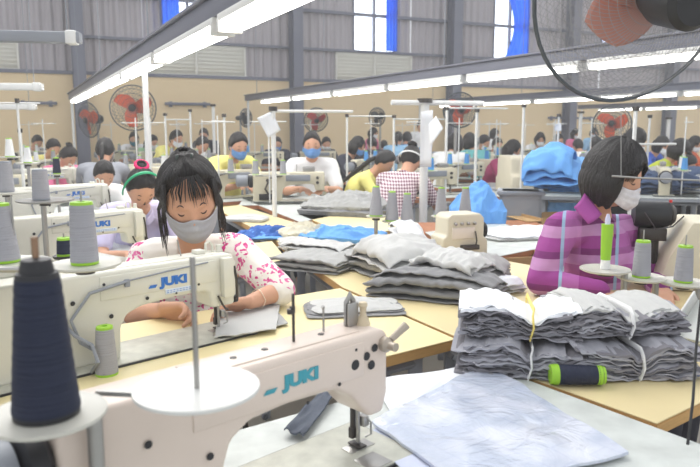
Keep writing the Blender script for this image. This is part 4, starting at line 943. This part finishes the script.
# ---- the woman in purple plaid
base = D(600, 300, 2.55); base.z = 0
RZp = RZ(R(48)); 
J = dict(pelvis=wr_(585, 330, 2.66), waist=wr_(590, 300, 2.62), chest=wr_(596, 256, 2.58), neck=wr_(597, 206, 2.57), sl=wr_(630, 232, 2.70), sr=wr_(561, 229, 2.47), el=wr_(655, 282, 2.62), er=wr_(541, 281, 2.40), wl=wr_(660, 288, 2.40), wr=wr_(598, 291, 2.30),
         hl=V((.06, .18, .50)), hr=V((-.10, .04, .50)), kl=V((.34, -.06, .50)), kr=V((.20, -.20, .50)), al=V((.32, -.06, .10)), ar=V((.18, -.20, .10)), tl=V((.42, -.16, .035)), tr=V((.28, -.30, .035)))
J['pelvis'].z = .52; J['waist'].z = .72
HM = T(wr_(613, 176, 2.50)) @ RZ(R(50)) @ RX(R(16)) @ Matrix.Diagonal((1.0, 1.02, 1.04, 1))
pur = thing('person', 'woman with bobbed black hair in purple plaid shirt and pale mask at right', 'person', base)
person_parts(pur, J, HM, dict(front=1, vneck=.10, vol=.022), vox=.006, headn=(80, 60), skin=M_skin, shirt=M_plaid, maskm=M_maskw, style='bob', mask=True, sleeve=2.0, seed=6, collar=mat('purple_collar', (158, 70, 146), .8))
cw = [D(585, 192, 2.50), D(574, 207, 2.44), D(588, 224, 2.40), D(602, 214, 2.43)]; cw = [p - base for p in cw]
b = MB(); b.grid(8, 8, lambda u, v: (cw[0] * (1 - u) + cw[1] * u) * (1 - v) + (cw[3] * (1 - u) + cw[2] * u) * v + V((0, -.012 * math.sin(PI * u), 0))); o = b.build('collar_wing', MATS['purple_collar'], kids(pur)[1], 180); m_ = o.modifiers.new('thickness', 'SOLIDIFY'); m_.thickness = .004
def stool(label, loc, h=.44):
    r = thing('stool', label, 'stool', (loc.x, loc.y, 0), 0)
    MB().box((0, 0, h - .02), (.34, .30, .04), .008).build('seat', M_edge, r)
    for x in (-1, 1):
        for y in (-1, 1): MB().tube([(x * .12, y * .10, h - .04), (x * .15, y * .13, 0)], .012, 8).build('leg', M_dsteel, r)
stool('wooden stool under the seamstress in the floral blouse', seam.location + V((0, .18, 0)), .425); stool('wooden stool under the woman in purple plaid', pur.location + V((-.05, .14, 0)), .425)
# ------------------------------------------------------------------ the other workers
SH = {k: mat('shirt_' + k, c, .85, var=.05, scale=20) for k, c in dict(yellow=(240, 232, 140), white=(232, 232, 232), pink=(226, 120, 160), blue=(120, 170, 220), royal=(60, 96, 190), green=(150, 190, 150), dark=(56, 58, 72), maroon=(150, 56, 96),
      orange=(222, 110, 70), lilac=(206, 200, 232), teal=(110, 180, 180), red=(200, 60, 60), lime=(206, 216, 70), sky=(160, 204, 236), grey=(150, 152, 160)).items()}
MK = dict(b=M_maskb, g=M_maskg, w=mat('white_mask_cloth', (230, 232, 236), .8), t=mat('teal_mask_cloth', (40, 110, 130), .8))
PROTO = {}
def proto(kind):
    """one figure of each pose and hair style; the first use is the figure itself"""
    pose, lean, style, mask, fem, pitch, yaw = kind
    J, hc = default_joints(pose, lean); r = thing('person', 'worker', 'person', (0, 0, 0))
    HM = T(hc) @ RZ(R(yaw)) @ RX(R(pitch))
    st = dict(front=1, vol=.010, line=.66)
    if style == 'pony': st['pony'] = [(0, .09, .02), (0, .13, -.02), (0, .14, -.10), (0, .125, -.19)]
    if style == 'braid': st['pony'] = [(0, .09, -.02), (0, .12, -.08), (.01, .14, -.18), (.02, .17, -.30), (.03, .19, -.40), (.03, .20, -.50)]
    person_parts(r, J, HM, st, vox=.014, shirt=SH['white'], maskm=MK['b'], style='pony' if style == 'braid' else style, mask=mask, sleeve=.7 if fem else .8, female=fem, eyes='down', seed=len(PROTO) + 20, bulk=1.0 if fem else 1.1)
    PROTO[kind] = [r, hc, False, HM.translation.copy()]; return PROTO[kind]
KN = dict(seatm=('seated', .10, 'short', True, False, 20, 0), seatf=('seated', .08, 'bob', True, True, 22, 0), pony=('seated', .10, 'pony', True, True, 28, 0), ponyn=('seated', .06, 'pony', False, True, 30, 20), shortn=('seated', .12, 'short', False, False, 34, -10),
          braid=('seated', .14, 'braid', False, True, 40, 0), bunn=('seated', .14, 'bun', False, True, 42, 10), stand=('standing', 0, 'bob', True, True, 14, 0), standm=('standing', 0, 'short', False, False, 10, 0), seatup=('seated', .0, 'short', True, False, 4, 0))
def worker(px, py, Y, kd, rz, shirt, label, mk='b', hair=None, group=None, skin=None):
    k = KN[kd]; P = PROTO.get(k) or proto(k); hc = P[3]; h = D(px, py, Y); s = max(.84, min(1.14, h.z / hc.z))
    off = RZ(R(rz)) @ (hc * s); loc = V((h.x - off.x, h.y - off.y, 0))
    rm = {'shirt': SH.get(shirt, shirt) if isinstance(shirt, str) else shirt, 'collar': SH.get(shirt, shirt) if isinstance(shirt, str) else shirt, 'face_mask': MK[mk], 'ear_loop': MK[mk]}
    if hair: rm['hair'] = hair
    r = dup(P[0], loc, R(rz), label, group, s, rm)
    return r, loc, s
# machines for the other stations: one detailed, one plain copy source
machine2 = machine('white sewing machine with blue lettering at the station of the green-banded woman', (D(136, 262, 3.05).x, 3.05, .7545), R(40), M_white, M_logo_b, ext=.12)
dup(machine2, (D(103, 214, 4.45).x, 4.45, .7545), R(40), 'white sewing machine with blue lettering before the short-haired worker bending in white')
dup(machine2, (D(74, 190, 6.3).x, 6.3, .7545), R(40), 'white sewing machine before the pink-collared woman at the left')
far_machine = machine('m', (0, 0, 0), 0, M_beige, M_logo_b, detail=1)
b = MB(); b.box((-.19, -.058, .19), (.20, .026, .05), .004); b.build('rear_cover', M_grey, far_machine)
for x_, z_ in ((-.03, .19), (-.03, .15), (-.44, .17), (-.40, .08)): (b := MB(), disc(b, x_, -.047, z_, .013, 'Y', .012), b.build('tension_knob', M_dsteel, far_machine))
b = MB(); b.tube([(-.32, -.05, .21), (-.42, -.06, .19), (-.46, -.06, .10), (-.40, -.07, .01)], .008, 7); b.build('cable', M_dsteel, far_machine)
b = MB(); b.box((-.10, -.01, .262), (.10, .05, .04), .006); b.tube([(-.2, 0, .24), (-.2, 0, .30)], .004, 6); b.build('top_fitting', M_steel, far_machine)
b = MB(); b.box((-.44, -.052, .035), (.14, .02, .05), .004); b.build('control_box', M_black, far_machine)
def over_stand():
    r = thing('thread_rack', 't', 'thread rack', (0, 0, 0)); H_ = .70
    b = MB(); b.tube([(0, 0, 0), (0, 0, H_)], .006, 8); b.build('pole', M_wpaint, r)
    b = MB(); b.tube([(-.14, 0, H_ - .05), (.14, 0, H_ - .05)], .005, 6); b.tube([(-.14, .0, H_ - .05), (-.14, -.04, H_ - .05)], .004, 6); b.tube([(.14, .0, H_ - .05), (.14, -.04, H_ - .05)], .004, 6); b.build('guide_bar', M_wpaint, r)
    b = MB(); b.tube([(-.11, 0, .22), (.11, 0, .22)], .006, 6); b.build('cross_arm', M_steel, r)
    for x in (-.11, .11): b = MB(); b.lathe([(0, .225), (.055, .225), (.06, .232), (0, .232)], 20, T((x, 0, 0))); b.tube([(x, 0, .23), (x, 0, .37)], .003, 6); b.build('plate', M_white, r)
    return r
rack0 = over_stand(); cone0 = cone('c', (0, 0, 0), M_thread, .02, .028, .115); 
def table0():
    c = [(-.60, -.26), (.34, -.26), (.34, .12), (-.60, .12)]; return table('sewing_table', 't', [(x, y) for x, y in c], top=M_gtop, edge=M_redge)
tab0 = table0(); TC = tab0.location.copy()
SRC = [far_machine, rack0, cone0, tab0]
STN = []
def station(x, y, rz, who, cones=('t', 't'), mach=True, tb=True, rk=True, mt=None):
    c, s_ = math.cos(R(rz)), math.sin(R(rz)); L = lambda a, b_, z: V((x + a * c - b_ * s_, y + a * s_ + b_ * c, z))
    p_ = V((x, y, 0))
    if any((p_ - o_).length < .62 for o_ in STN): return
    STN.append(p_)
    if tb: q = dup(tab0, L(TC.x, TC.y, 0), R(rz), 'grey sewing table of the %s' % who, 'sewing tables of the back rows')
    if mach: dup(far_machine, L(.06, .03, .7545), R(rz), 'sewing machine before the %s' % who, 'sewing machines of the back rows')
    if rk:
        dup(rack0, L(-.36, -.12, .75), R(rz), 'thread rack before the %s' % who, 'thread racks of the back rows')
        for i, k in enumerate(cones):
            mm = {'t': M_thread, 'w': M_thread_w, 'b': M_thread_b, 'n': M_thread_n}[k]
            dup(cone0, L(-.36 + (-.11 if i == 0 else .11), -.12, .982), 0, '%s cone on rack before %s' % ('left' if i == 0 else 'right', who), 'thread cones on the back racks', None, {'thread': mm})
MLIST = [  # head px, py, distance, figure, turn, shirt, description, mask, station?, cones
 (141, 188, 3.38, 'bunn', 22, 'lilac', 'woman with green hairband and pink hair tie', 'b', False, ''),
 (104, 175, 4.75, 'shortn', 40, 'white', 'bending worker in white behind the green-banded woman', 'w', False, ''),
 (105, 151, 6.1, 'pony', 190, 'grey', 'tied-haired woman in grey seen from behind, left rows', 'w', True, 'wt'),
 (68, 157, 6.6, 'bunn', 50, 'pink', 'dark-haired woman with pink collar at the left', 'w', False, ''),
 (53, 148, 8.2, 'shortn', 60, 'yellow', 'worker in yellow left of the pink-collared woman', 'w', True, 'wt'),
 (37, 142, 11.0, 'shortn', 60, 'white', 'worker in white farthest left', 'w', True, 'ww'),
 (134, 139, 11.5, 'seatm', 20, 'white', 'teal-masked worker beside the white lamp post', 't', True, 'tt'),
 (152, 142, 11.0, 'pony', 60, 'green', 'worker in green right of the white lamp post', 'w', True, 'tw'),
 (176, 139, 9.6, 'seatm', 60, 'yellow', 'dark-haired worker in yellow above the seamstress', 'w', True, 'tt'),
 (202, 145, 8.8, 'shortn', 60, 'white', 'worker in white right of the worker in yellow', 'w', True, 'tt'),
 (204, 135, 12.6, 'seatm', 0, 'dark', 'small distant worker in dark near first column', 'w', True, 'tt'),
 (238, 146, 6.2, 'seatm', 35, 'yellow', 'blue-masked worker in yellow left of hanging paper', 'b', True, 'tt'),
 (277, 144, 10.8, 'seatm', 10, 'dark', 'distant dark-haired worker right of hanging paper', 'b', True, 'bt'),
 (312, 146, 6.0, 'seatup', 5, 'white', 'upright worker with bright blue mask', 'b', True, 'tt'),
 (326, 144, 11.0, 'seatm', 20, 'dark', 'distant worker right of the upright worker', 'w', True, 'bb'),
 (357, 146, 8.3, 'seatf', 60, 'dark', 'long-haired blue-masked woman in dark top', 'b', True, 'bb'),
 (373, 133, 12.6, 'stand', 60, 'pink', 'small distant woman in pink', 'w', False, ''),
 (372, 144, 10.6, 'seatm', 200, 'dark', 'distant worker below the woman in pink', 'w', True, 'bb'),
 (384, 146, 12.6, 'seatm', 180, 'grey', 'distant worker in grey right of the woman in pink', 'w', True, 'bb'),
 (384, 162, 6.1, 'braid', 75, 'yellow', 'woman in yellow with long black ponytail bending forward', 'w', False, ''),
 (398, 139, 11.2, 'pony', 170, 'sky', 'distant woman in light blue left of standing man', 'w', True, 'bb'),
 (407, 139, 11.4, 'seatm', 160, 'blue', 'distant worker in blue left of standing man', 'w', True, 'bt'),
 (421, 126, 13.0, 'standm', 20, 'white', 'distant standing worker beside the hanging papers', 'w', False, ''),
 (455, 143, 7.9, 'seatf', 150, 'white', 'dark-haired worker in white right of the hanging papers', 'w', True, 'bb'),
 (470, 142, 8.8, 'seatf', 200, 'teal', 'worker in teal right of the hanging papers', 'w', True, 'bb'),
 (483, 143, 9.8, 'pony', 60, 'green', 'long-haired worker in pale green', 'w', True, 'bt'),
 (494, 134, 12.8, 'stand', 60, 'white', 'distant woman in white leaning by the cream wall', 'w', False, ''),
 (497, 145, 10.6, 'seatm', 20, 'dark', 'distant worker in dark left of maroon woman', 'w', True, 'bw'),
 (512, 150, 7.6, 'seatf', 50, 'maroon', 'woman in maroon behind the grey plastic bin', 'w', False, ''),
 (540, 139, 12.0, 'seatf', 0, 'white', 'distant worker in white before the cream wall', 'w', True, 'ww'),
 (558, 141, 11.2, 'seatm', 20, 'teal', 'distant worker in teal above the blue cloth', 'w', True, 'bw'),
 (575, 134, 13.2, 'stand', 30, 'pink', 'distant woman in pale pink left of the woman in purple', 'w', False, ''),
 (578, 146, 10.6, 'seatm', 190, 'white', 'worker in white just left of the woman in purple', 'w', True, 'bb'),
 (594, 133, 13.6, 'stand', 0, 'sky', 'distant standing worker in light blue near the dark-motor fan', 'w', False, ''),
 (596, 145, 9.2, 'seatm', 170, 'grey', 'worker in grey close behind the woman in purple', 'w', True, 'bb'),
 (634, 141, 6.6, 'seatf', 70, 'grey', 'worker showing just above the woman in purple', 'w', True, 'bw'),
 (661, 145, 8.8, 'seatf', 40, 'royal', 'long-haired woman in royal blue with pale mask', 'w', False, 'bt'),
 (679, 150, 7.0, 'seatf', 60, 'lime', 'woman in yellow-green near the right edge', 'w', False, 'bt'),
 (694, 144, 9.8, 'seatf', 30, 'orange', 'woman in orange at the right edge', 'w', False, 'wt'),
 (686, 164, 6.8, 'bunn', 60, 'orange', 'woman in orange bending low near the right edge', 'w', False, ''),
]
for px, py, Y, kd, rz, sh, desc, mk, stn, cn in MLIST:
    r, loc, s = worker(px, py, Y, kd, rz, sh, desc, mk)
    if stn:
        hx = .42 * s; a = R(rz); station(loc.x + math.sin(a) * hx * 1.0, loc.y - math.cos(a) * hx * 1.0, rz, desc, cn)
    if desc.startswith('upright'):
        for c_ in [g_ for q_ in kids(r) for g_ in kids(q_)]:
            if c_.name.startswith('collar'): c_.material_slots[0].material = SH['dark']
    if 'green hairband' in desc:
        k = KN[kd]; hm = T(PROTO[k][3]) @ RZ(R(k[6])) @ RX(R(k[5]))
        b = MB(); b.tube([hm @ head_pt(V((math.sin(t), -.15, math.cos(t))).normalized(), .028) for t in [(-1.75 + 3.5 * q / 20) for q in range(21)]], [.005] * 21, 8, flat=2.0); b.build('hairband', mat('green_band', (30, 160, 110), .4), r)
        b = MB(); b.tube([hm @ V((.03 * math.cos(t), .06 + .03 * math.sin(t), .115)) for t in [2 * PI * q / 12 for q in range(13)]], .012, 8, False); b.build('hair_tie', mat('pink_band', (226, 40, 110), .7), r)
for px, Y, rz, cn, who in ((448, 6.2, 25, 'bb', 'empty seat right of the hanging papers'), (478, 7.3, 30, 'bb', 'empty seat left of the woman in maroon'), (568, 8.4, 30, 'bw', 'empty seat behind the bright blue shirts'),
        (604, 7.6, 30, 'tb', 'empty seat behind the bobbed head'), (540, 9.4, 25, 'bt', 'empty seat beyond the blue shirts'), (335, 7.8, 20, 'tb', 'empty seat behind the upright worker'), (400, 8.0, 25, 'bb', 'empty seat behind the checked shirt'),
        (20, 5.3, 35, 'tw', 'empty seat at the left edge'), (430, 9.6, 30, 'bb', 'empty seat far behind the hanging papers'), (170, 7.0, 30, 'tt', 'empty seat right of the lamp post')):
    p_ = D(px, 150, Y); station(p_.x, p_.y, rz, who, cn)
# the woman in small checks, seen from behind, with her overlock machine
r, loc, s = worker(411, 160, 5.2, 'bunn', 150, M_check, 'woman in pink checked shirt and white headband seen from behind', 'w')
k = KN['bunn']; hm = T(PROTO[k][3]) @ RZ(R(k[6])) @ RX(R(k[5]))
b = MB(); b.tube([hm @ head_pt(V((math.sin(t), math.cos(t), -.05)).normalized(), .029) for t in [(-1.9 + 3.8 * q / 24) for q in range(25)]], .004, 8, flat=2.0); b.build('headband', M_wpaint, r)
for k, P in PROTO.items():
    def rm(o):
        
        for c in kids(o): rm(c)
        bpy.data.objects.remove(o)
    rm(P[0])
for o in SRC:
    rm(o)
# tables of the middle distance
t3 = table('sewing_table', 'yellow-edged table with grey cloth before the woman bending in yellow', [G(298, 214), G(352, 236), G(420, 226), G(368, 204)], top=M_lam, edge=M_edge)
garment('large grey crumpled cloth heap before the woman bending in yellow', G(348, 212, .751), .62, .52, .13, R(-20), 51, [M_gcloth3, M_gcloth], .05, 6, 2)
garment('grey cloth heap at right of the large heap before the woman in yellow', G(385, 208, .751), .42, .36, .08, R(10), 53, [M_gcloth3, M_gcloth], .05, 8, 2)
t4 = table('sewing_table', 'wood-edged table under the left blue-masked workers\' machines', [G(236, 196), G(300, 222), G(372, 208), G(290, 188)], top=M_gtop, edge=M_redge)
t5 = table('sewing_table', 'brown-edged table with grey cloth and small metal box behind the big grey heap', [G(425, 232), G(470, 262), G(560, 244), G(500, 222)], top=M_gtop, edge=M_redge)
garment('light grey cloth spread on the brown-edged table left of the woman in purple', G(522, 236, .751), .50, .34, .05, R(15), 57, [M_gcloth2, M_wcloth], .018, 9, 2)
for (a_, b2, c_, d_, lab) in (((0, 246), (40, 280), (170, 262), (110, 238), 'white sewing table under the second machine from the front, left rows'), ((0, 206), (40, 232), (150, 214), (90, 199), 'white sewing table under the third machine, left rows'), ((0, 184), (40, 196), (110, 188), (70, 180), 'white sewing table under the fourth machine, left rows')):
    table('sewing_table', lab, [G(*a_), G(*b2), G(*c_), G(*d_)], top=M_gtop, edge=M_redge)
# overlock machine and its four cones
def overlock(label, loc, rz, s=1):
    r = thing('overlock_machine', label, 'overlock machine', loc, rz, None, s)
    b = MB(); b.prism([(-.16, 0), (.16, 0), (.16, .10), (.13, .12), (.13, .24), (.10, .27), (-.10, .27), (-.13, .25), (-.13, .14), (-.16, .12)], -.09, .09, .012); b.build('casting', mat('overlock_cream', (214, 206, 184), .4), r)
    b = MB(); b.box((-.02, -.092, .15), (.16, .008, .07), .002); b.build('front_cover', mat('overlock_pale', (226, 216, 206), .4), r)
    b = MB(); b.box((.02, -.10, .06), (.12, .05, .03), .004); b.tube([(.06, -.10, .16), (.06, -.12, .10), (.05, -.12, .06)], .005, 7); b.build('presser_foot', M_dsteel, r)
    b = MB(); b.lathe([(0, 0), (.045, 0), (.05, .006), (.05, .02), (0, .024)], 22, T((.16, 0, .15)) @ RY(PI / 2)); b.build('hand_wheel', M_black, r)
    b = MB()
    for i in range(4): b.lathe([(0, 0), (.011, 0), (.011, .012), (.006, .018), (0, .018)], 12, T((-.08 + i * .045, -.092, .21)) @ RX(PI / 2))
    b.build('tension_knobs', M_steel, r); b = MB(); b.box((0, 0, -.0), (.40, .24, .006), .002); b.build('bed_plate', M_steel, r); return r
overlock('cream overlock machine behind the big grey heap, small black parts in front', G(462, 258, .757) + V((0, .10, 0)), R(20), .74)
for i, (px, py, lab) in enumerate(((376, 216, 'leftmost'), (392, 221, 'second'), (407, 223, 'third'), (441, 216, 'fourth'), (465, 216, 'rightmost'))):
    p = D(px, py, 3.35 if i < 3 else 3.5); plate_stand('small spool plate under the %s grey cone behind the big heap' % lab, p, .05, 0, .15, M_plate); cone('%s grey thread cone in the row behind the big grey heap' % lab, p + V((0, 0, .001)), M_thread, .018, .034, .148)
b = MB(); p = G(478, 262, .0) ; q = D(421, 250, 3.3)
# poles with hanging papers
def pole(label, px, ytop, Y, rad_=.010, bar=None, zb=0.0, m=None, papers=(), name='conduit_pole'):
    p = D(px, ytop, Y); r = thing(name, label, 'pole', (p.x, p.y, zb), R(15), 'upright poles between the rows')
    b = MB(); b.tube([(0, 0, 0), (0, 0, p.z - zb)], rad_, 10); b.build('post', m or M_wpaint, r)
    if bar:
        b = MB()
        for z_, a, c in bar: b.tube([(a, 0, p.z - zb - z_), (c, 0, p.z - zb - z_)], rad_ * .6, 8)
        b.build('cross_bar', m or M_wpaint, r)
    b = MB(); b.lathe([(0, 0), (rad_ * 1.8, 0), (rad_ * 1.8, .03), (0, .03)], 12, T((0, 0, p.z - zb - .02))); b.build('cap', M_dsteel, r); return r
POLES = [(273, 108, 4.6, .016, ((.02, 0, .55),), 'white pole with tilted white paper left of the upright blue-masked worker'), (165, 114, 7.6, .012, ((.06, 0, .28),), 'slim white thread pole above the seamstress\'s hair'),
 (190, 110, 7.8, .012, (), 'slim white pole right of the one above the seamstress'), (224, 115, 6.6, .012, ((.06, -.12, 0),), 'slim pole left of the worker with yellow top'), (213, 105, 8.8, .02, (), 'grey post at the far end of the middle lamp row'),
 (347, 115, 6.6, .010, ((.01, 0, .45),), 'slim white pole left of the woman bending in yellow'), (394, 116, 7.0, .012, ((.03, 0, .55),), 'slim pole with cross bar above the woman bending in yellow'), (447, 108, 6.2, .012, ((.0, 0, .6),), 'pole right of the hanging papers'),
 (477, 110, 6.4, .014, (), 'white pole above the blue cloth right of hanging papers'), (524, 105, 6.2, .012, (), 'slim pole above the woman in maroon'), (559, 115, 7.2, .012, (), 'slim pole carrying a round white tag and tilted paper'),
 (636, 108, 4.8, .014, ((.25, -.12, .35),), 'white pole rising behind the head of the woman in purple'), (650, 116, 6.8, .012, (), 'slim pole right of the head of the woman in purple'), (581, 112, 11, .03, (), 'grey post before the cream wall at right'), (669, 118, 11, .03, (), 'grey post near the right edge'),
 (20, 130, 5.2, .010, (), 'slim white pole at the far left'), (17, 100, 4.6, .008, ((.02, -.3, .14),), 'thin pole with cross bar at the left edge')]
for px, yt, Y, rr, bar, lab in POLES: pole(lab, px, yt, Y, rr, bar)
def paper(label, pts, Y, m=M_paper, seed=1):
    P3 = [D(x, y, Y + d) for x, y, d in pts]; c = sum(P3, V()) / len(P3); b = MB()
    def f(u, v): p = (P3[0] * (1 - u) + P3[1] * u) * (1 - v) + (P3[3] * (1 - u) + P3[2] * u) * v; return p - c + V((0, .02 * math.sin(u * 3 + seed) * math.sin(v * 2), 0))
    b.grid(8, 8, f); o = b.build('hanging_paper', m, None, 180); o.location = c; mm = o.modifiers.new('thickness', 'SOLIDIFY'); mm.thickness = .002; return tag(o, label, 'paper', 'papers hanging from poles')
paper('tilted white paper hanging on the pole left of the upright blue-masked worker', [(257, 118, 0), (272, 111, .05), (281, 130, .05), (268, 138, 0)], 4.55)
paper('tall white paper bundle hanging right of the woman in checked shirt', [(421, 112, 0), (433, 110, 0), (431, 167, 0), (420, 167, 0)], 4.8); paper('white paper flap tilted out of the tall hanging papers', [(429, 124, 0), (436, 116, .0), (443, 128, -.05), (430, 146, -.05)], 4.72, seed=3)
paper('tilted white paper on the pole above the bright blue cloth', [(554, 145, 0), (565, 148, 0), (558, 160, 0), (550, 156, 0)], 6.9); paper('round-cornered white tag high on the slim pole above the blue cloth', [(555, 124, 0), (561, 123, 0), (561, 131, 0), (555, 131, 0)], 7.1)
# big white duct-like post holding the papers (machine lamp mast)
r = pole('thick pale mast carrying the hanging papers', 425, 100, 4.9, .03, ((.02, -.25, .45),), 0, M_wpaint)
# grey bin, cartons, blue cloth of the right middle distance
r = thing('plastic_bin', 'grey plastic bin standing below the machine of the woman in maroon', 'bin', (D(520, 205, 5.0).x, 5.0, 0), R(-12))
b = MB(); zt_ = D(520, 190, 5).z; zb_ = D(520, 220, 5).z; b.slab([(-.15, -.12), (.15, -.12), (.15, .12), (-.15, .12)], 0, zt_, .02); b.build('bin_body', mat('grey_bin', (150, 154, 160), .5), r)
b = MB(); b.slab([(-.17, -.14), (.17, -.14), (.17, .14), (-.17, .14)], zt_ - .03, zt_, .008); b.build('rim', mat('grey_bin', (150, 154, 160)), r)
table('sewing_table', 'wood-edged table left of the grey plastic bin', [G(468, 188), G(500, 197), G(560, 188), G(528, 181)], top=M_gtop, edge=M_redge)
overlock('cream sewing machine of the woman in maroon with dark hand wheel', G(514, 191, .757), R(100), 1.25)
table('cutting_table', 'large table with blue garments behind the woman in purple', [G(530, 176), G(536, 196), G(760, 200), G(700, 176)], top=M_gtop, edge=M_grey)
for i in range(9):
    ribbon('navy denim garment on the large table at right, %s' % ['just right of purple woman', 'second from left', 'third from left', 'middle front', 'middle back', 'upper middle', 'right front', 'right back', 'cut by the picture edge'][i],
            G(646 + i * 8, 192 - (i % 3) * 4, .754 + .03 * (i % 3)), .40, .50, 4, .03, i * 37, 60 + i, M_gcloth2 if i in (2, 6) else M_ncloth, .05, .04, group='navy garments on the large table', fs=7)
M_bc2 = mat('sky_blue_shirt', (122, 176, 232), .8, var=.06, scale=20)
for i, (px, py, z, w, L, nl, rz, rx, mm, mo) in enumerate(((552, 188, .76, .42, .60, 4, 20, 0, M_bcloth, .10), (568, 183, .84, .40, .55, 3, 65, 8, M_bc2, .14), (553, 180, .98, .34, .42, 3, -20, 10, M_bcloth, .14), (586, 186, .78, .40, .60, 3, 80, 0, M_bc2, .08),
        (545, 200, .60, .36, .46, 2, 12, 68, M_bcloth, .04), (560, 196, .70, .26, .40, 2, -14, 60, M_bc2, .04), (558, 172, 1.08, .26, .34, 2, 40, 20, M_bc2, .10))):
    ribbon('%s blue shirt %s' % (('bright', 'pale', 'bright', 'pale', 'bright', 'pale', 'pale')[i], ('at the base of the blue pile left of purple woman', 'folded right of the blue pile centre', 'lying high on the blue pile', 'trailing right of the pile behind purple shoulder', 'hanging over the table edge, larger', 'hanging over the table edge, smaller', 'topmost on the blue pile under the tilted paper')[i]),
        G(px, py, z) if z < 1 else D(px, py, 5.9), w, L, nl, .04, rz, 90 + i, mm, mo, .05, group='blue shirts in the pile', fs=5, rx=rx, th=.006)
garment('small round blue cloth on the table left of the maroon woman', G(482, 172, .76), .42, .36, .14, R(5), 77, [M_bcloth], .05, 6, 1, group='bright blue shirts', name='garment')
garment('blue cloth bunch under the wooden table left of the grey bin', D(478, 226, 4.4) , .34, .30, .25, R(5), 79, [M_bcloth], .08, 7, 1, group='bright blue shirts', name='garment')
r = thing('shelf_table', 'low wooden shelf table holding the blue cloth left of the grey bin', 'table', (D(480, 226, 4.4).x, 4.4, 0), R(10)); zz = D(478, 226, 4.4).z
MB().box((0, 0, zz - .02), (.9, .5, .035), .004).build('shelf_board', M_redge, r)
for x in (-1, 1):
    for y in (-1, 1): MB().box((x * .4, y * .2, (zz - .04) / 2), (.04, .04, zz - .04), .003).build('leg', M_grey, r)
for i, (px, py, Y, w, h, lab) in enumerate(((549, 226, 4.8, .30, .16, 'open brown carton on the floor right of the grey bin'), (512, 272, 3.3, .26, .2, 'brown carton in the gap left of the woman in purple'))):
    p = D(px, py, Y); r = thing('cardboard_box', lab, 'box', (p.x, p.y, 0), R(15)); hh = p.z + h / 2
    b = MB()
    for sx in (-1, 1): b.box((sx * w / 2, 0, hh / 2), (.006, w, hh))
    for sy in (-1, 1): b.box((0, sy * w / 2, hh / 2), (w, .006, hh))
    b.box((0, 0, .004), (w, w, .008)); b.build('box_walls', M_card, r)
    for sx in (-1, 1): MB().box((sx * (w / 2 + .05), 0, hh - .02), (.12, w, .005)).build('flap', M_card, r)
# the machine at the right edge, its motor toward the woman in purple
mp = D(668, 214, 2.62)
r = thing('sewing_machine', 'beige sewing machine cut by the right edge with large black motor', 'sewing machine', (mp.x, mp.y, .752), R(-12))
zt_ = D(668, 226, 2.5).z - .752
b = MB(); b.prism([(-.06, 0), (.62, 0), (.62, zt_ + .02), (.05, zt_ + .02), (-.02, zt_ * .55), (-.06, .02)], -.16, .10, .012); b.build('casting', M_beige, r)
b = MB(); b.box((.28, -.163, .10), (.36, .006, .10), .003); b.build('rear_cover', mat('beige_cover', (206, 198, 172), .45), r)
b = MB(); b.lathe([(0, 0), (.046, 0), (.050, .01), (.050, .118), (.044, .13), (0, .13)], 28, T((-.13, -.02, mp.z - .752)) @ RY(PI / 2)); b.build('motor', M_black, r)
b = MB(); b.lathe([(0, 0), (.040, 0), (.044, .006), (.030, .02), (0, .02)], 24, T((.0, -.02, mp.z - .752)) @ RY(PI / 2)); b.build('motor_end_cap', M_dsteel, r)
b = MB(); b.box((-.06, -.02, mp.z - .752 - .075), (.10, .07, .05), .006); b.tube([(-.10, -.07, mp.z - .74), (-.06, -.09, mp.z - .80), (.0, -.08, mp.z - .79), (.04, -.07, mp.z - .75)], .003, 6); b.tube([(-.05, -.02, mp.z - .82), (-.05, -.02, 0)], .02, 8); b.build('motor_bracket', M_dsteel, r)
b = MB(); b.lathe([(0, 0), (.006, 0), (.006, .01), (0, .01)], 10, T((.0, -.03, mp.z - .752 + .048))); b.build('red_button', M_red, r)
table('sewing_table', 'beige sewing table at the right edge under the machine with black motor', [G(585, 296) , G(720, 330), G(860, 290), G(700, 262)], z=.75, top=M_lam2, edge=M_redge)
# thread guide wire near the fringe of the woman in purple
b = MB(); b.tube([D(612, 176, 2.0), D(640, 178, 2.0), D(715, 181, 2.0)], .003, 7); b.tube([D(621, 110, 2.0), D(621, 176, 2.0)], .0012, 5); b.tube([D(715, 181, 2.0), D(715, 330, 2.0)], .006, 7); tag(b.build('thread_guide_arm', M_steel), 'thin steel thread guide arm crossing before the face of the woman in purple', 'thread guide')
b = MB()
for i in range(22):
    pass
# ------------------------------------------------------------------ added haze volume, stands in for lens veil over the far rows
hz = bpy.data.materials.new('veil_haze'); hz.use_nodes = True; nt = hz.node_tree; nt.nodes.remove(nt.nodes['Principled BSDF'])
vs_ = nt.nodes.new('ShaderNodeVolumeScatter'); vs_.inputs['Color'].default_value = (1, .985, .96, 1); vs_.inputs['Density'].default_value = 0.0115; nt.links.new(vs_.outputs[0], nt.nodes['Material Output'].inputs['Volume'])
b = MB(); b.box((4.4, 5.6, 3.0), (36, 14.6, 5.9), 0, MW); o = b.build('haze', hz); tag(o, 'thin added haze volume washing out the far rows of the sewing hall', 'haze', None, 'stuff')
